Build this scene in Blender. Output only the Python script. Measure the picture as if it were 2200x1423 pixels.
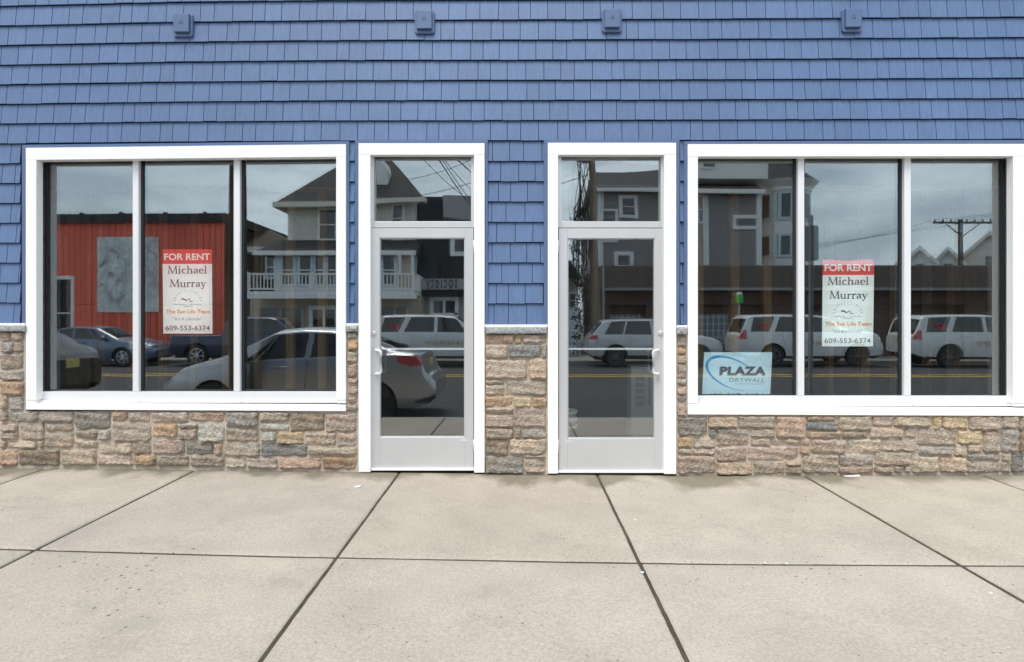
import bpy, math, random
import numpy as np
from math import radians, sin, cos, pi, sqrt, atan
from mathutils import Vector, Matrix

for o in list(bpy.data.objects):
    bpy.data.objects.remove(o)
SC = bpy.context.scene
COL = SC.collection
rnd = random.Random(7)

# ---------------------------------------------------------------- camera
FPX, PPX, HOR, DCAM, HCAM = 1288.0, 1100.0, 690.0, 5.30, 1.325
YAW = atan(15 / FPX)
cd = bpy.data.cameras.new("camera")
cam = bpy.data.objects.new("camera", cd)
COL.objects.link(cam)
cam.location = (0, -DCAM, HCAM)
cam.rotation_euler = (pi / 2, 0, YAW)
cd.sensor_width = 36
cd.lens = 36 * FPX / 2200
cd.shift_y = -21.5 / 2200
cd.clip_start = 0.05
cd.clip_end = 2000
SC.camera = cam

# ---------------------------------------------------------------- overcast sky and soft sun
SUN_EL, SUN_AZ = radians(60), radians(200)
wd = bpy.data.worlds.new("World")
SC.world = wd
wd.use_nodes = True
nt = wd.node_tree
nt.nodes.clear()
def wn(t): return nt.nodes.new(t)
out = wn('ShaderNodeOutputWorld'); bg = wn('ShaderNodeBackground')
sky = wn('ShaderNodeTexSky'); sky.sky_type = 'NISHITA'; sky.sun_disc = False
sky.sun_elevation = SUN_EL; sky.sun_rotation = SUN_AZ; sky.air_density = 1.5; sky.dust_density = 4.0
geo = wn('ShaderNodeTexCoord'); mp = wn('ShaderNodeMapping'); mp.inputs['Scale'].default_value = (1.5, 1.5, 6.0)
nz = wn('ShaderNodeTexNoise'); nz.inputs['Scale'].default_value = 2.2; nz.inputs['Detail'].default_value = 7; nz.inputs['Roughness'].default_value = 0.55
cr = wn('ShaderNodeValToRGB')
cr.color_ramp.elements[0].position = 0.36; cr.color_ramp.elements[0].color = (2.5, 3.15, 3.8, 1)
cr.color_ramp.elements[1].position = 0.64; cr.color_ramp.elements[1].color = (5.4, 6.15, 6.8, 1)
sx = wn('ShaderNodeSeparateXYZ'); grad = wn('ShaderNodeMapRange')
grad.inputs['From Min'].default_value = 0.0; grad.inputs['From Max'].default_value = 0.75
grad.inputs['To Min'].default_value = 1.34; grad.inputs['To Max'].default_value = 0.92
mul = wn('ShaderNodeMix'); mul.data_type = 'RGBA'; mul.blend_type = 'MULTIPLY'; mul.inputs[0].default_value = 1
mx = wn('ShaderNodeMix'); mx.data_type = 'RGBA'; mx.inputs[0].default_value = 0.86
L = nt.links.new
L(geo.outputs['Generated'], mp.inputs['Vector']); L(mp.outputs[0], nz.inputs['Vector']); L(nz.outputs[0], cr.inputs[0])
L(geo.outputs['Generated'], sx.inputs[0]); L(sx.outputs['Z'], grad.inputs['Value'])
L(cr.outputs[0], mul.inputs[6]); L(grad.outputs[0], mul.inputs[7])
L(sky.outputs[0], mx.inputs[6]); L(mul.outputs[2], mx.inputs[7])
L(mx.outputs[2], bg.inputs[0]); bg.inputs[1].default_value = 0.10
L(bg.outputs[0], out.inputs[0])

sl = bpy.data.lights.new("sun", 'SUN'); sl.energy = 1.2; sl.angle = radians(30); sl.color = (1.0, 0.95, 0.88)
so = bpy.data.objects.new("sun", sl); COL.objects.link(so)
dirv = Vector((sin(radians(20)) * -1 * cos(SUN_EL), -cos(radians(20)) * cos(SUN_EL), sin(SUN_EL)))
so.rotation_euler = dirv.to_track_quat('Z', 'Y').to_euler()
SC.view_settings.view_transform = 'Standard'
SC.view_settings.look = 'None'
SC.view_settings.exposure = 1.45
SC.view_settings.gamma = 1.0

# ---------------------------------------------------------------- helpers
def W(px, py, y=0.0):
    """photo pixel -> (x, z) on the storefront plane at depth y"""
    u = (px - PPX) / FPX; v = (py - HOR) / FPX
    dx = u * cos(YAW) - sin(YAW); dy = cos(YAW) + u * sin(YAW)
    k = (DCAM + y) / dy
    return dx * k, HCAM - v * k

def R(px, py, d):
    """mirrored pixel -> (x, z) of a thing across the pavement, d metres out from the glass"""
    return W(px, py, d)

def tag(o, label=None, cat=None, group=None, kind=None):
    if label: o['label'] = label
    if cat: o['category'] = cat
    if group: o['group'] = group
    if kind: o['kind'] = kind
    return o

def thing(name, label, cat, loc=(0, 0, 0), rz=0.0, group=None):
    o = bpy.data.objects.new(name, None); COL.objects.link(o)
    o.location = loc; o.rotation_euler = (0, 0, rz); o.empty_display_size = 0.2
    return tag(o, label, cat, group)

class MB:
    def __init__(s): s.v = []; s.f = []; s.c = []; s.cur = None
    def add(s, vs, fs):
        n = len(s.v); s.v += [tuple(p) for p in vs]; s.f += [tuple(i + n for i in f) for f in fs]
        s.c += [s.cur] * len(fs)
        return s
    def box(s, x0, x1, y0, y1, z0, z1):
        if x0 > x1: x0, x1 = x1, x0
        if y0 > y1: y0, y1 = y1, y0
        if z0 > z1: z0, z1 = z1, z0
        return s.add([(x0, y0, z0), (x1, y0, z0), (x1, y1, z0), (x0, y1, z0), (x0, y0, z1), (x1, y0, z1), (x1, y1, z1), (x0, y1, z1)],
                     [(0, 3, 2, 1), (4, 5, 6, 7), (0, 1, 5, 4), (1, 2, 6, 5), (2, 3, 7, 6), (3, 0, 4, 7)])
    def hexa(s, P):
        """8 points ordered like box"""
        return s.add(P, [(0, 3, 2, 1), (4, 5, 6, 7), (0, 1, 5, 4), (1, 2, 6, 5), (2, 3, 7, 6), (3, 0, 4, 7)])
    def quadslab(s, q, y0, y1):
        """front quad q = [(x,z)*4: bl, br, tr, tl] extruded from y0 (front) to y1 (back)"""
        (a, b, c, d) = q
        return s.hexa([(a[0], y0, a[1]), (b[0], y0, b[1]), (b[0], y1, b[1]), (a[0], y1, a[1]),
                       (d[0], y0, d[1]), (c[0], y0, c[1]), (c[0], y1, c[1]), (d[0], y1, d[1])])
    def poly(s, pts, y0, y1):
        """outline [(x,z)] counter-clockwise seen from -y, extruded y0..y1"""
        n = len(pts)
        vs = [(p[0], y0, p[1]) for p in pts] + [(p[0], y1, p[1]) for p in pts]
        fs = [tuple(range(n)), tuple(reversed(range(n, 2 * n)))]
        fs += [(i, i + n, (i + 1) % n + n, (i + 1) % n) for i in range(n)]
        return s.add(vs, fs)
    def tube(s, pts, r, n=8, cap=True):
        pts = [Vector(p) for p in pts]
        rs = r if isinstance(r, (list, tuple)) else [r] * len(pts)
        vs = []; fs = []
        up = Vector((0, 0, 1))
        for i, p in enumerate(pts):
            t = (pts[min(i + 1, len(pts) - 1)] - pts[max(i - 1, 0)]).normalized()
            a = t.cross(up)
            if a.length < 1e-3: a = t.cross(Vector((1, 0, 0)))
            a.normalize(); b = t.cross(a).normalized()
            for k in range(n):
                q = p + (a * cos(2 * pi * k / n) + b * sin(2 * pi * k / n)) * rs[i]
                vs.append(q)
        for i in range(len(pts) - 1):
            for k in range(n):
                fs.append((i * n + k, i * n + (k + 1) % n, (i + 1) * n + (k + 1) % n, (i + 1) * n + k))
        if cap:
            fs.append(tuple(reversed(range(n)))); fs.append(tuple(range((len(pts) - 1) * n, len(pts) * n)))
        return s.add(vs, fs)
    def lathe(s, prof, n=24, axis='z', c=(0, 0, 0), close=True):
        """prof [(r, h)] about an axis"""
        vs = []; fs = []
        for (r, h) in prof:
            for k in range(n):
                a = 2 * pi * k / n
                if axis == 'z': vs.append((c[0] + r * cos(a), c[1] + r * sin(a), c[2] + h))
                elif axis == 'y': vs.append((c[0] + r * cos(a), c[1] + h, c[2] - r * sin(a)))
        m = len(prof)
        for i in range(m - 1):
            for k in range(n):
                fs.append((i * n + k, i * n + (k + 1) % n, (i + 1) * n + (k + 1) % n, (i + 1) * n + k))
        if close:
            fs.append(tuple(reversed(range(n)))); fs.append(tuple(range((m - 1) * n, m * n)))
        return s.add(vs, fs)
    def build(s, name, mat, parent=None, smooth=False, bevel=0.0):
        me = bpy.data.meshes.new(name)
        me.from_pydata(s.v, [], s.f); me.validate(); me.update()
        if mat: me.materials.append(mat)
        if smooth: me.polygons.foreach_set('use_smooth', [True] * len(me.polygons))
        if any(c is not None for c in s.c) and len(me.polygons) == len(s.c):
            at = me.attributes.new('tint', 'FLOAT_COLOR', 'FACE')
            flat = []
            for c in s.c: flat += list(c if c else (1, 1, 1)) + [1.0]
            at.data.foreach_set('color', flat)
        o = bpy.data.objects.new(name, me); COL.objects.link(o)
        if parent: o.parent = parent
        if bevel:
            m = o.modifiers.new('edge', 'BEVEL'); m.width = bevel; m.segments = 2; m.limit_method = 'ANGLE'; m.angle_limit = radians(40)
        return o

def struct(o): return tag(o, kind='structure')

def text_geo(body, size, bold=0.0, spacing=1.0, xscale=1.0):
    cu = bpy.data.curves.new('t', 'FONT'); cu.body = body; cu.size = size; cu.offset = bold; cu.space_character = spacing
    cu.align_x = 'CENTER'; cu.align_y = 'CENTER'; cu.resolution_u = 4
    ob = bpy.data.objects.new('t', cu)
    me = bpy.data.meshes.new_from_object(ob)
    vs = [(v.co.x * xscale, v.co.y) for v in me.vertices]; fs = [tuple(p.vertices) for p in me.polygons]
    bpy.data.objects.remove(ob); bpy.data.curves.remove(cu); bpy.data.meshes.remove(me)
    return vs, fs

def put_text(mb, body, size, o, ex, ez, bold=0.0, spacing=1.0, xscale=1.0, width=None):
    """flat lettering centred at o with text axis ex, up axis ez"""
    vs, fs = text_geo(body, size, bold, spacing, xscale)
    if width:
        w = max(v[0] for v in vs) - min(v[0] for v in vs); k = width / w
        vs = [(v[0] * k, v[1]) for v in vs]
    cx = (max(v[0] for v in vs) + min(v[0] for v in vs)) / 2; cy = (max(v[1] for v in vs) + min(v[1] for v in vs)) / 2
    o = Vector(o); ex = Vector(ex); ez = Vector(ez)
    mb.add([o + ex * (v[0] - cx) + ez * (v[1] - cy) for v in vs], fs)

# ---------------------------------------------------------------- materials
def mat(name, col=(0.5, 0.5, 0.5), rough=0.6, metal=0.0, spec=0.5, coat=0.0, noise=None, bump=None, tint=False, noise2=None):
    """noise = (scale, amount, (sx,sy,sz)) darkens / lightens the own colour; bump = (scale, strength, (sx,sy,sz))"""
    m = bpy.data.materials.new(name); m.use_nodes = True
    t = m.node_tree; b = t.nodes['Principled BSDF']; N = t.nodes.new; K = t.links.new
    b.inputs['Base Color'].default_value = (*col, 1); b.inputs['Roughness'].default_value = rough
    b.inputs['Metallic'].default_value = metal; b.inputs['Specular IOR Level'].default_value = spec
    b.inputs['Coat Weight'].default_value = coat; b.inputs['Coat Roughness'].default_value = 0.04
    tc = N('ShaderNodeTexCoord')
    cur = None
    if tint:
        a = N('ShaderNodeAttribute'); a.attribute_name = 'tint'
        mm = N('ShaderNodeMix'); mm.data_type = 'RGBA'; mm.blend_type = 'MULTIPLY'; mm.inputs[0].default_value = 1
        mm.inputs[6].default_value = (*col, 1); K(a.outputs['Color'], mm.inputs[7]); cur = mm.outputs[2]
    for nzp in (noise, noise2):
        if not nzp: continue
        mpn = N('ShaderNodeMapping'); mpn.inputs['Scale'].default_value = nzp[2]
        n = N('ShaderNodeTexNoise'); n.inputs['Scale'].default_value = nzp[0]; n.inputs['Detail'].default_value = 8; n.inputs['Roughness'].default_value = 0.62
        K(tc.outputs['Object'], mpn.inputs[0]); K(mpn.outputs[0], n.inputs['Vector'])
        r = N('ShaderNodeMapRange'); r.inputs['From Min'].default_value = 0.25; r.inputs['From Max'].default_value = 0.75
        r.inputs['To Min'].default_value = 1 - nzp[1]; r.inputs['To Max'].default_value = 1 + nzp[1]
        K(n.outputs[0], r.inputs['Value'])
        mm = N('ShaderNodeMix'); mm.data_type = 'RGBA'; mm.blend_type = 'MULTIPLY'; mm.inputs[0].default_value = 1
        if cur: K(cur, mm.inputs[6])
        else: mm.inputs[6].default_value = (*col, 1)
        K(r.outputs[0], mm.inputs[7]); cur = mm.outputs[2]
    if cur: K(cur, b.inputs['Base Color'])
    if bump:
        mpn = N('ShaderNodeMapping'); mpn.inputs['Scale'].default_value = bump[2]
        n = N('ShaderNodeTexNoise'); n.inputs['Scale'].default_value = bump[0]; n.inputs['Detail'].default_value = 9; n.inputs['Roughness'].default_value = 0.65
        K(tc.outputs['Object'], mpn.inputs[0]); K(mpn.outputs[0], n.inputs['Vector'])
        bp = N('ShaderNodeBump'); bp.inputs['Strength'].default_value = bump[1]; bp.inputs['Distance'].default_value = bump[3] if len(bump) > 3 else 0.01
        K(n.outputs[0], bp.inputs['Height']); K(bp.outputs[0], b.inputs['Normal'])
    return m

U1 = (1, 1, 1)
M = {}
M['siding'] = mat('blue_siding', (0.090, 0.151, 0.284), 0.55, tint=True, noise=(60, 0.15, (1, 1, 0.06)), noise2=(0.9, 0.12, (1, 1, 0.6)), bump=(90, 0.35, (1, 1, 0.05), 0.004))
M['siding_back'] = mat('siding_shadow_gap', (0.012, 0.017, 0.032), 0.8)  # near-black: shade of the gaps between shingle courses is put into this colour
M['blue_trim'] = mat('blue_channel', (0.090, 0.141, 0.265), 0.5, noise=(8, 0.05, U1))
M['white'] = mat('white_pvc_trim', (0.86, 0.855, 0.845), 0.45, noise=(3, 0.03, U1))
M['alu'] = mat('clear_aluminium', (0.60, 0.60, 0.605), 0.38, metal=0.35, noise=(5, 0.03, (1, 1, 0.3)), bump=(220, 0.05, (1, 1, 0.02), 0.001))
M['gasket'] = mat('black_gasket', (0.012, 0.012, 0.014), 0.6)
M['stone'] = mat('ledge_stone', (1, 1, 1), 0.85, tint=True, noise=(13, 0.36, (1, 1, 1.7)), noise2=(60, 0.40, U1), bump=(42, 1.0, (1, 1, 1.6), 0.045))
M['mortar'] = mat('mortar', (0.50, 0.43, 0.35), 0.95, noise=(14, 0.15, U1), noise2=(140, 0.18, U1), bump=(60, 0.6, U1, 0.01))
M['cap'] = mat('grey_cap_stone', (0.36, 0.37, 0.37), 0.85, noise=(20, 0.22, U1), noise2=(80, 0.25, U1), bump=(40, 1.0, U1, 0.02))
M['asphalt'] = mat('asphalt', (0.040, 0.040, 0.042), 0.85, noise=(0.6, 0.18, U1), noise2=(120, 0.35, U1), bump=(150, 0.5, U1, 0.01))
M['yellow'] = mat('yellow_road_paint', (0.55, 0.33, 0.05), 0.7, noise=(6, 0.3, U1))
M['kerb'] = mat('kerb_concrete', (0.36, 0.34, 0.31), 0.9, noise=(3, 0.15, U1), bump=(60, 0.4, U1, 0.006))
M['dirt'] = mat('joint_dirt', (0.055, 0.045, 0.03), 0.95, noise=(6, 0.5, U1))
M['soil'] = mat('packed_ground', (0.16, 0.15, 0.13), 0.95, noise=(0.4, 0.25, U1), noise2=(20, 0.2, U1))
M['dark'] = mat('dark_recess', (0.015, 0.015, 0.016), 0.8)
M['rubber'] = mat('tyre_rubber', (0.018, 0.018, 0.019), 0.75, noise=(30, 0.2, U1))
M['rim'] = mat('alloy_rim', (0.55, 0.56, 0.58), 0.3, metal=0.8)
M['darkrim'] = mat('dark_alloy_rim', (0.16, 0.16, 0.17), 0.35, metal=0.7)
M['carglass'] = mat('car_glass', (0.012, 0.015, 0.016), 0.03, spec=0.9)
M['silver'] = mat('silver_paint', (0.40, 0.40, 0.42), 0.30, metal=0.85, coat=0.8)
M['carwhite'] = mat('white_paint', (0.68, 0.69, 0.70), 0.3, coat=0.8)
M['carnavy'] = mat('navy_paint', (0.025, 0.035, 0.075), 0.3, metal=0.3, coat=0.8)
M['carblue'] = mat('blue_grey_paint', (0.13, 0.17, 0.24), 0.3, metal=0.5, coat=0.8)
M['carblack'] = mat('charcoal_paint', (0.05, 0.048, 0.047), 0.3, metal=0.4, coat=0.8)
M['redlamp'] = mat('red_lamp_lens', (0.42, 0.015, 0.02), 0.12, coat=0.6)
M['clearlamp'] = mat('clear_lamp_lens', (0.62, 0.64, 0.66), 0.1, coat=0.6)
M['plastic'] = mat('black_plastic', (0.03, 0.03, 0.032), 0.5)
M['plate'] = mat('yellow_number_plate', (0.62, 0.50, 0.16), 0.5, noise=(20, 0.15, U1))
M['gold'] = mat('gold_lettering', (0.50, 0.33, 0.12), 0.4)
M['redink'] = mat('red_lettering', (0.6, 0.05, 0.05), 0.5)
M['blackink'] = mat('black_lettering', (0.03, 0.03, 0.035), 0.5)
M['redwall'] = mat('red_board_siding', (0.84, 0.155, 0.095), 0.75, tint=True, noise=(5, 0.18, (1, 1, 0.15)), noise2=(40, 0.12, (1, 1, 0.05)))
M['roofdark'] = mat('dark_roof_shingle', (0.055, 0.052, 0.052), 0.9, noise=(5, 0.35, (1, 1, 2)), noise2=(22, 0.5, (0.6, 0.6, 2.4)), bump=(14, 1.0, (0.7, 0.7, 3), 0.05))
M['roofbrown'] = mat('brown_roof_shingle', (0.085, 0.065, 0.055), 0.9, noise=(5, 0.3, (1, 1, 2)), noise2=(22, 0.45, (0.6, 0.6, 2.4)), bump=(14, 1.0, (0.7, 0.7, 3), 0.05))
M['cream'] = mat('cream_clapboard', (0.74, 0.71, 0.63), 0.7, noise=(2, 0.06, U1))
M['tan'] = mat('tan_stucco', (0.50, 0.44, 0.36), 0.85, noise=(2, 0.1, U1))
M['housewhite'] = mat('white_house_paint', (0.82, 0.82, 0.80), 0.6, noise=(2, 0.05, U1))
M['paleblue'] = mat('pale_blue_trim', (0.62, 0.69, 0.75), 0.6, noise=(2, 0.05, U1))
M['greyclap'] = mat('taupe_clapboard', (0.27, 0.25, 0.245), 0.75, noise=(2, 0.08, U1))
M['greyboard'] = mat('grey_boards', (0.36, 0.36, 0.37), 0.75, noise=(5, 0.12, (1, 1, 0.1)))
M['darkshingle'] = mat('black_wood_shingle', (0.028, 0.028, 0.032), 0.85, noise=(8, 0.4, (1, 1, 2)), bump=(14, 0.8, (0.7, 0.7, 3), 0.04))
M['winglass'] = mat('house_window_glass', (0.03, 0.035, 0.04), 0.05, spec=0.8)
M['wood'] = mat('weathered_pole_wood', (0.27, 0.20, 0.135), 0.9, noise=(6, 0.3, (1, 1, 0.1)), noise2=(60, 0.25, (1, 1, 0.05)), bump=(40, 0.8, (1, 1, 0.05), 0.01))
M['darkpole'] = mat('creosoted_pole_wood', (0.05, 0.042, 0.033), 0.9, noise=(6, 0.3, (1, 1, 0.1)), bump=(40, 0.8, (1, 1, 0.05), 0.01))
M['wire'] = mat('black_cable', (0.02, 0.02, 0.02), 0.7)
M['galv'] = mat('galvanised_steel', (0.36, 0.38, 0.39), 0.5, metal=0.5, noise=(8, 0.12, U1))
M['greensign'] = mat('green_meter', (0.06, 0.42, 0.07), 0.5)
M['paper'] = mat('sign_paper', (0.88, 0.88, 0.87), 0.6, noise=(9, 0.03, U1))
M['bluepaper'] = mat('pale_blue_board', (0.62, 0.77, 0.84), 0.55)
M['alu_light'] = mat('bright_aluminium', (0.76, 0.76, 0.77), 0.4, metal=0.15, noise=(5, 0.03, (1, 1, 0.3)))
M['signred'] = mat('sign_red', (0.75, 0.045, 0.045), 0.55)
M['ink'] = mat('sign_navy_ink', (0.05, 0.045, 0.085), 0.6)
M['inkgrey'] = mat('sign_grey_ink', (0.28, 0.28, 0.31), 0.6)
M['orange'] = mat('sign_orange_ink', (0.85, 0.33, 0.10), 0.6)
M['cyan'] = mat('sign_blue_swoosh', (0.03, 0.30, 0.62), 0.5)
M['stud'] = mat('framing_timber', (0.34, 0.19, 0.085), 0.8, noise=(6, 0.2, (1, 1, 0.1)), noise2=(40, 0.2, (1, 1, 0.05)))
M['ply'] = mat('plywood', (0.40, 0.26, 0.14), 0.8, noise=(3, 0.2, (1, 1, 0.25)), noise2=(30, 0.2, (1, 1, 0.1)))
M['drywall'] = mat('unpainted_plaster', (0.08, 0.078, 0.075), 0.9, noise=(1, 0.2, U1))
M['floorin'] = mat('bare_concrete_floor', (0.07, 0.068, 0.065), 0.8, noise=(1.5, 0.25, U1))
M['bucket'] = mat('white_plastic_bucket', (0.65, 0.66, 0.62), 0.4)
M['card'] = mat('pale_carton', (0.46, 0.46, 0.45), 0.8)
M['scrap'] = mat('white_scrap', (0.62, 0.64, 0.67), 0.6)

def two_tone(m, sc, amt):
    t = m.node_tree; N = t.nodes.new; K = t.links.new; b = t.nodes['Principled BSDF']; src = b.inputs['Base Color'].links[0].from_socket
    tc = N('ShaderNodeTexCoord'); mpn = N('ShaderNodeMapping'); mpn.inputs['Scale'].default_value = (1, 1, 2.4)
    n = N('ShaderNodeTexNoise'); n.inputs['Scale'].default_value = sc; n.inputs['Detail'].default_value = 6; K(tc.outputs['Object'], mpn.inputs[0]); K(mpn.outputs[0], n.inputs['Vector'])
    r = N('ShaderNodeMapRange'); r.inputs['From Min'].default_value = 0.35; r.inputs['From Max'].default_value = 0.65; K(n.outputs[0], r.inputs['Value'])
    c = N('ShaderNodeMix'); c.data_type = 'RGBA'; K(r.outputs[0], c.inputs[0]); c.inputs[6].default_value = (1 - amt, 1, 1 + amt, 1); c.inputs[7].default_value = (1 + amt, 1 - amt * .25, 1 - amt * 1.1, 1)
    mm = N('ShaderNodeMix'); mm.data_type = 'RGBA'; mm.blend_type = 'MULTIPLY'; mm.inputs[0].default_value = 1; K(src, mm.inputs[6]); K(c.outputs[2], mm.inputs[7]); K(mm.outputs[2], b.inputs['Base Color'])
two_tone(M['stone'], 9, 0.055)
def brick_mat(name, c1, c2, mortar):
    m = mat(name, c1, 0.9); t = m.node_tree; N = t.nodes.new; K = t.links.new; b = t.nodes['Principled BSDF']
    tc = N('ShaderNodeTexCoord'); sp = N('ShaderNodeSeparateXYZ'); cb = N('ShaderNodeCombineXYZ'); br = N('ShaderNodeTexBrick')
    K(tc.outputs['Object'], sp.inputs[0]); K(sp.outputs['X'], cb.inputs['X']); K(sp.outputs['Z'], cb.inputs['Y']); K(cb.outputs[0], br.inputs['Vector'])
    br.inputs['Scale'].default_value = 1; br.inputs['Brick Width'].default_value = 0.22; br.inputs['Row Height'].default_value = 0.075
    br.inputs['Mortar Size'].default_value = 0.010; br.inputs['Color1'].default_value = (*c1, 1); br.inputs['Color2'].default_value = (*c2, 1); br.inputs['Mortar'].default_value = (*mortar, 1)
    K(br.outputs['Color'], b.inputs['Base Color'])
    return m
M['brick'] = brick_mat('dark_brick', (0.13, 0.055, 0.035), (0.07, 0.035, 0.028), (0.19, 0.16, 0.14))

def concrete_mat():
    m = mat('sidewalk_concrete', (0.405, 0.352, 0.298), 0.9, noise=(1.7, 0.14, U1), noise2=(75, 0.26, U1), bump=(130, 0.8, U1, 0.006), tint=True)
    t = m.node_tree; N = t.nodes.new; K = t.links.new; b = t.nodes['Principled BSDF']
    src = b.inputs['Base Color'].links[0].from_socket
    tc = N('ShaderNodeTexCoord')
    # exposed pebbles
    vo = N('ShaderNodeTexVoronoi'); vo.inputs['Scale'].default_value = 19; K(tc.outputs['Object'], vo.inputs['Vector'])
    ns = N('ShaderNodeTexNoise'); ns.inputs['Scale'].default_value = 1.3; ns.inputs['Detail'].default_value = 4; K(tc.outputs['Object'], ns.inputs['Vector'])
    th = N('ShaderNodeMapRange'); th.inputs['From Min'].default_value = 0.40; th.inputs['From Max'].default_value = 0.72; th.inputs['To Min'].default_value = 0.0; th.inputs['To Max'].default_value = 0.21
    K(ns.outputs[0], th.inputs['Value'])
    lt = N('ShaderNodeMath'); lt.operation = 'LESS_THAN'; K(vo.outputs['Distance'], lt.inputs[0]); K(th.outputs[0], lt.inputs[1])
    m1 = N('ShaderNodeMix'); m1.data_type = 'RGBA'; K(lt.outputs[0], m1.inputs[0]); K(src, m1.inputs[6])
    pc = N('ShaderNodeMix'); pc.data_type = 'RGBA'; K(vo.outputs['Color'], pc.inputs[0]); pc.inputs[6].default_value = (0.07, 0.065, 0.065, 1); pc.inputs[7].default_value = (0.33, 0.27, 0.22, 1)
    K(pc.outputs[2], m1.inputs[7])
    # damp green-brown growth where the slabs meet the building
    sp = N('ShaderNodeSeparateXYZ'); K(tc.outputs['Object'], sp.inputs[0])
    n2 = N('ShaderNodeTexNoise'); n2.inputs['Scale'].default_value = 2.1; n2.inputs['Detail'].default_value = 6
    mp2 = N('ShaderNodeMapping'); mp2.inputs['Scale'].default_value = (1, 0.5, 1); K(tc.outputs['Object'], mp2.inputs[0]); K(mp2.outputs[0], n2.inputs['Vector'])
    e = N('ShaderNodeMapRange'); e.inputs['From Min'].default_value = 0.40; e.inputs['From Max'].default_value = 0.75; e.inputs['To Min'].default_value = -0.02; e.inputs['To Max'].default_value = -0.55
    K(n2.outputs[0], e.inputs['Value'])
    sb = N('ShaderNodeMath'); sb.operation = 'SUBTRACT'; K(sp.outputs['Y'], sb.inputs[0]); K(e.outputs[0], sb.inputs[1])
    sm = N('ShaderNodeMapRange'); sm.inputs['From Min'].default_value = -0.10; sm.inputs['From Max'].default_value = 0.10; sm.inputs['To Max'].default_value = 0.75; K(sb.outputs[0], sm.inputs['Value'])
    m2 = N('ShaderNodeMix'); m2.data_type = 'RGBA'; K(sm.outputs[0], m2.inputs[0]); K(m1.outputs[2], m2.inputs[6]); m2.inputs[7].default_value = (0.14, 0.12, 0.075, 1)
    # broad worn and stained patches
    n3 = N('ShaderNodeTexNoise'); n3.inputs['Scale'].default_value = 2.6; n3.inputs['Detail'].default_value = 9; n3.inputs['Roughness'].default_value = 0.7
    K(tc.outputs['Object'], n3.inputs['Vector'])
    r3 = N('ShaderNodeMapRange'); r3.inputs['From Min'].default_value = 0.56; r3.inputs['From Max'].default_value = 0.74; r3.inputs['To Max'].default_value = 0.5; K(n3.outputs[0], r3.inputs['Value'])
    m3 = N('ShaderNodeMix'); m3.data_type = 'RGBA'; K(r3.outputs[0], m3.inputs[0]); K(m2.outputs[2], m3.inputs[6]); m3.inputs[7].default_value = (0.27, 0.245, 0.20, 1)
    K(m3.outputs[2], b.inputs['Base Color'])
    return m
M['concrete'] = concrete_mat()

def glass_mat(name, refl, tr):
    m = bpy.data.materials.new(name); m.use_nodes = True; t = m.node_tree; t.nodes.clear(); N = t.nodes.new; K = t.links.new
    o = N('ShaderNodeOutputMaterial'); tp = N('ShaderNodeBsdfTransparent'); gl = N('ShaderNodeBsdfGlossy')
    tp.inputs[0].default_value = (*tr, 1); gl.inputs['Roughness'].default_value = 0.0; gl.inputs['Color'].default_value = (0.95, 1.0, 1.0, 1)
    fr = N('ShaderNodeFresnel'); fr.inputs['IOR'].default_value = 1.5
    mr = N('ShaderNodeMapRange'); mr.inputs['From Min'].default_value = 0.04; mr.inputs['From Max'].default_value = 1.0
    mr.inputs['To Min'].default_value = refl; mr.inputs['To Max'].default_value = 1.0
    # a light film of dust and wiping streaks
    tc = N('ShaderNodeTexCoord'); mpn = N('ShaderNodeMapping'); mpn.inputs['Scale'].default_value = (14, 1, 1.2)
    n = N('ShaderNodeTexNoise'); n.inputs['Scale'].default_value = 1.6; n.inputs['Detail'].default_value = 6
    K(tc.outputs['Object'], mpn.inputs[0]); K(mpn.outputs[0], n.inputs['Vector'])
    df = N('ShaderNodeBsdfDiffuse'); df.inputs[0].default_value = (0.55, 0.57, 0.57, 1)
    mr2 = N('ShaderNodeMapRange'); mr2.inputs['From Min'].default_value = 0.35; mr2.inputs['From Max'].default_value = 0.8; mr2.inputs['To Max'].default_value = 0.008
    K(n.outputs[0], mr2.inputs['Value'])
    ms2 = N('ShaderNodeMixShader')
    zero = N('ShaderNodeBsdfTransparent'); zero.inputs[0].default_value = (0, 0, 0, 1)
    sub = N('ShaderNodeMath'); sub.operation = 'MULTIPLY'; sub.inputs[1].default_value = 0.45
    K(fr.outputs[0], mr.inputs['Value']); K(mr.outputs[0], sub.inputs[0])
    mxa = N('ShaderNodeMixShader'); K(sub.outputs[0], mxa.inputs[0]); K(tp.outputs[0], mxa.inputs[1]); K(zero.outputs[0], mxa.inputs[2])
    mxb = N('ShaderNodeMixShader'); K(mr.outputs[0], mxb.inputs[0]); K(zero.outputs[0], mxb.inputs[1]); K(gl.outputs[0], mxb.inputs[2])
    mxs = N('ShaderNodeAddShader'); K(mxa.outputs[0], mxs.inputs[0]); K(mxb.outputs[0], mxs.inputs[1])
    K(mr2.outputs[0], ms2.inputs[0]); K(mxs.outputs[0], ms2.inputs[1]); K(df.outputs[0], ms2.inputs[2])
    K(ms2.outputs[0], o.inputs[0])
    return m
M['glass'] = glass_mat('shop_glass', 0.25, (0.965, 0.99, 0.98))
M['glass2'] = glass_mat('inner_shop_glass', 0.055, (0.97, 0.99, 0.98))

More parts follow.
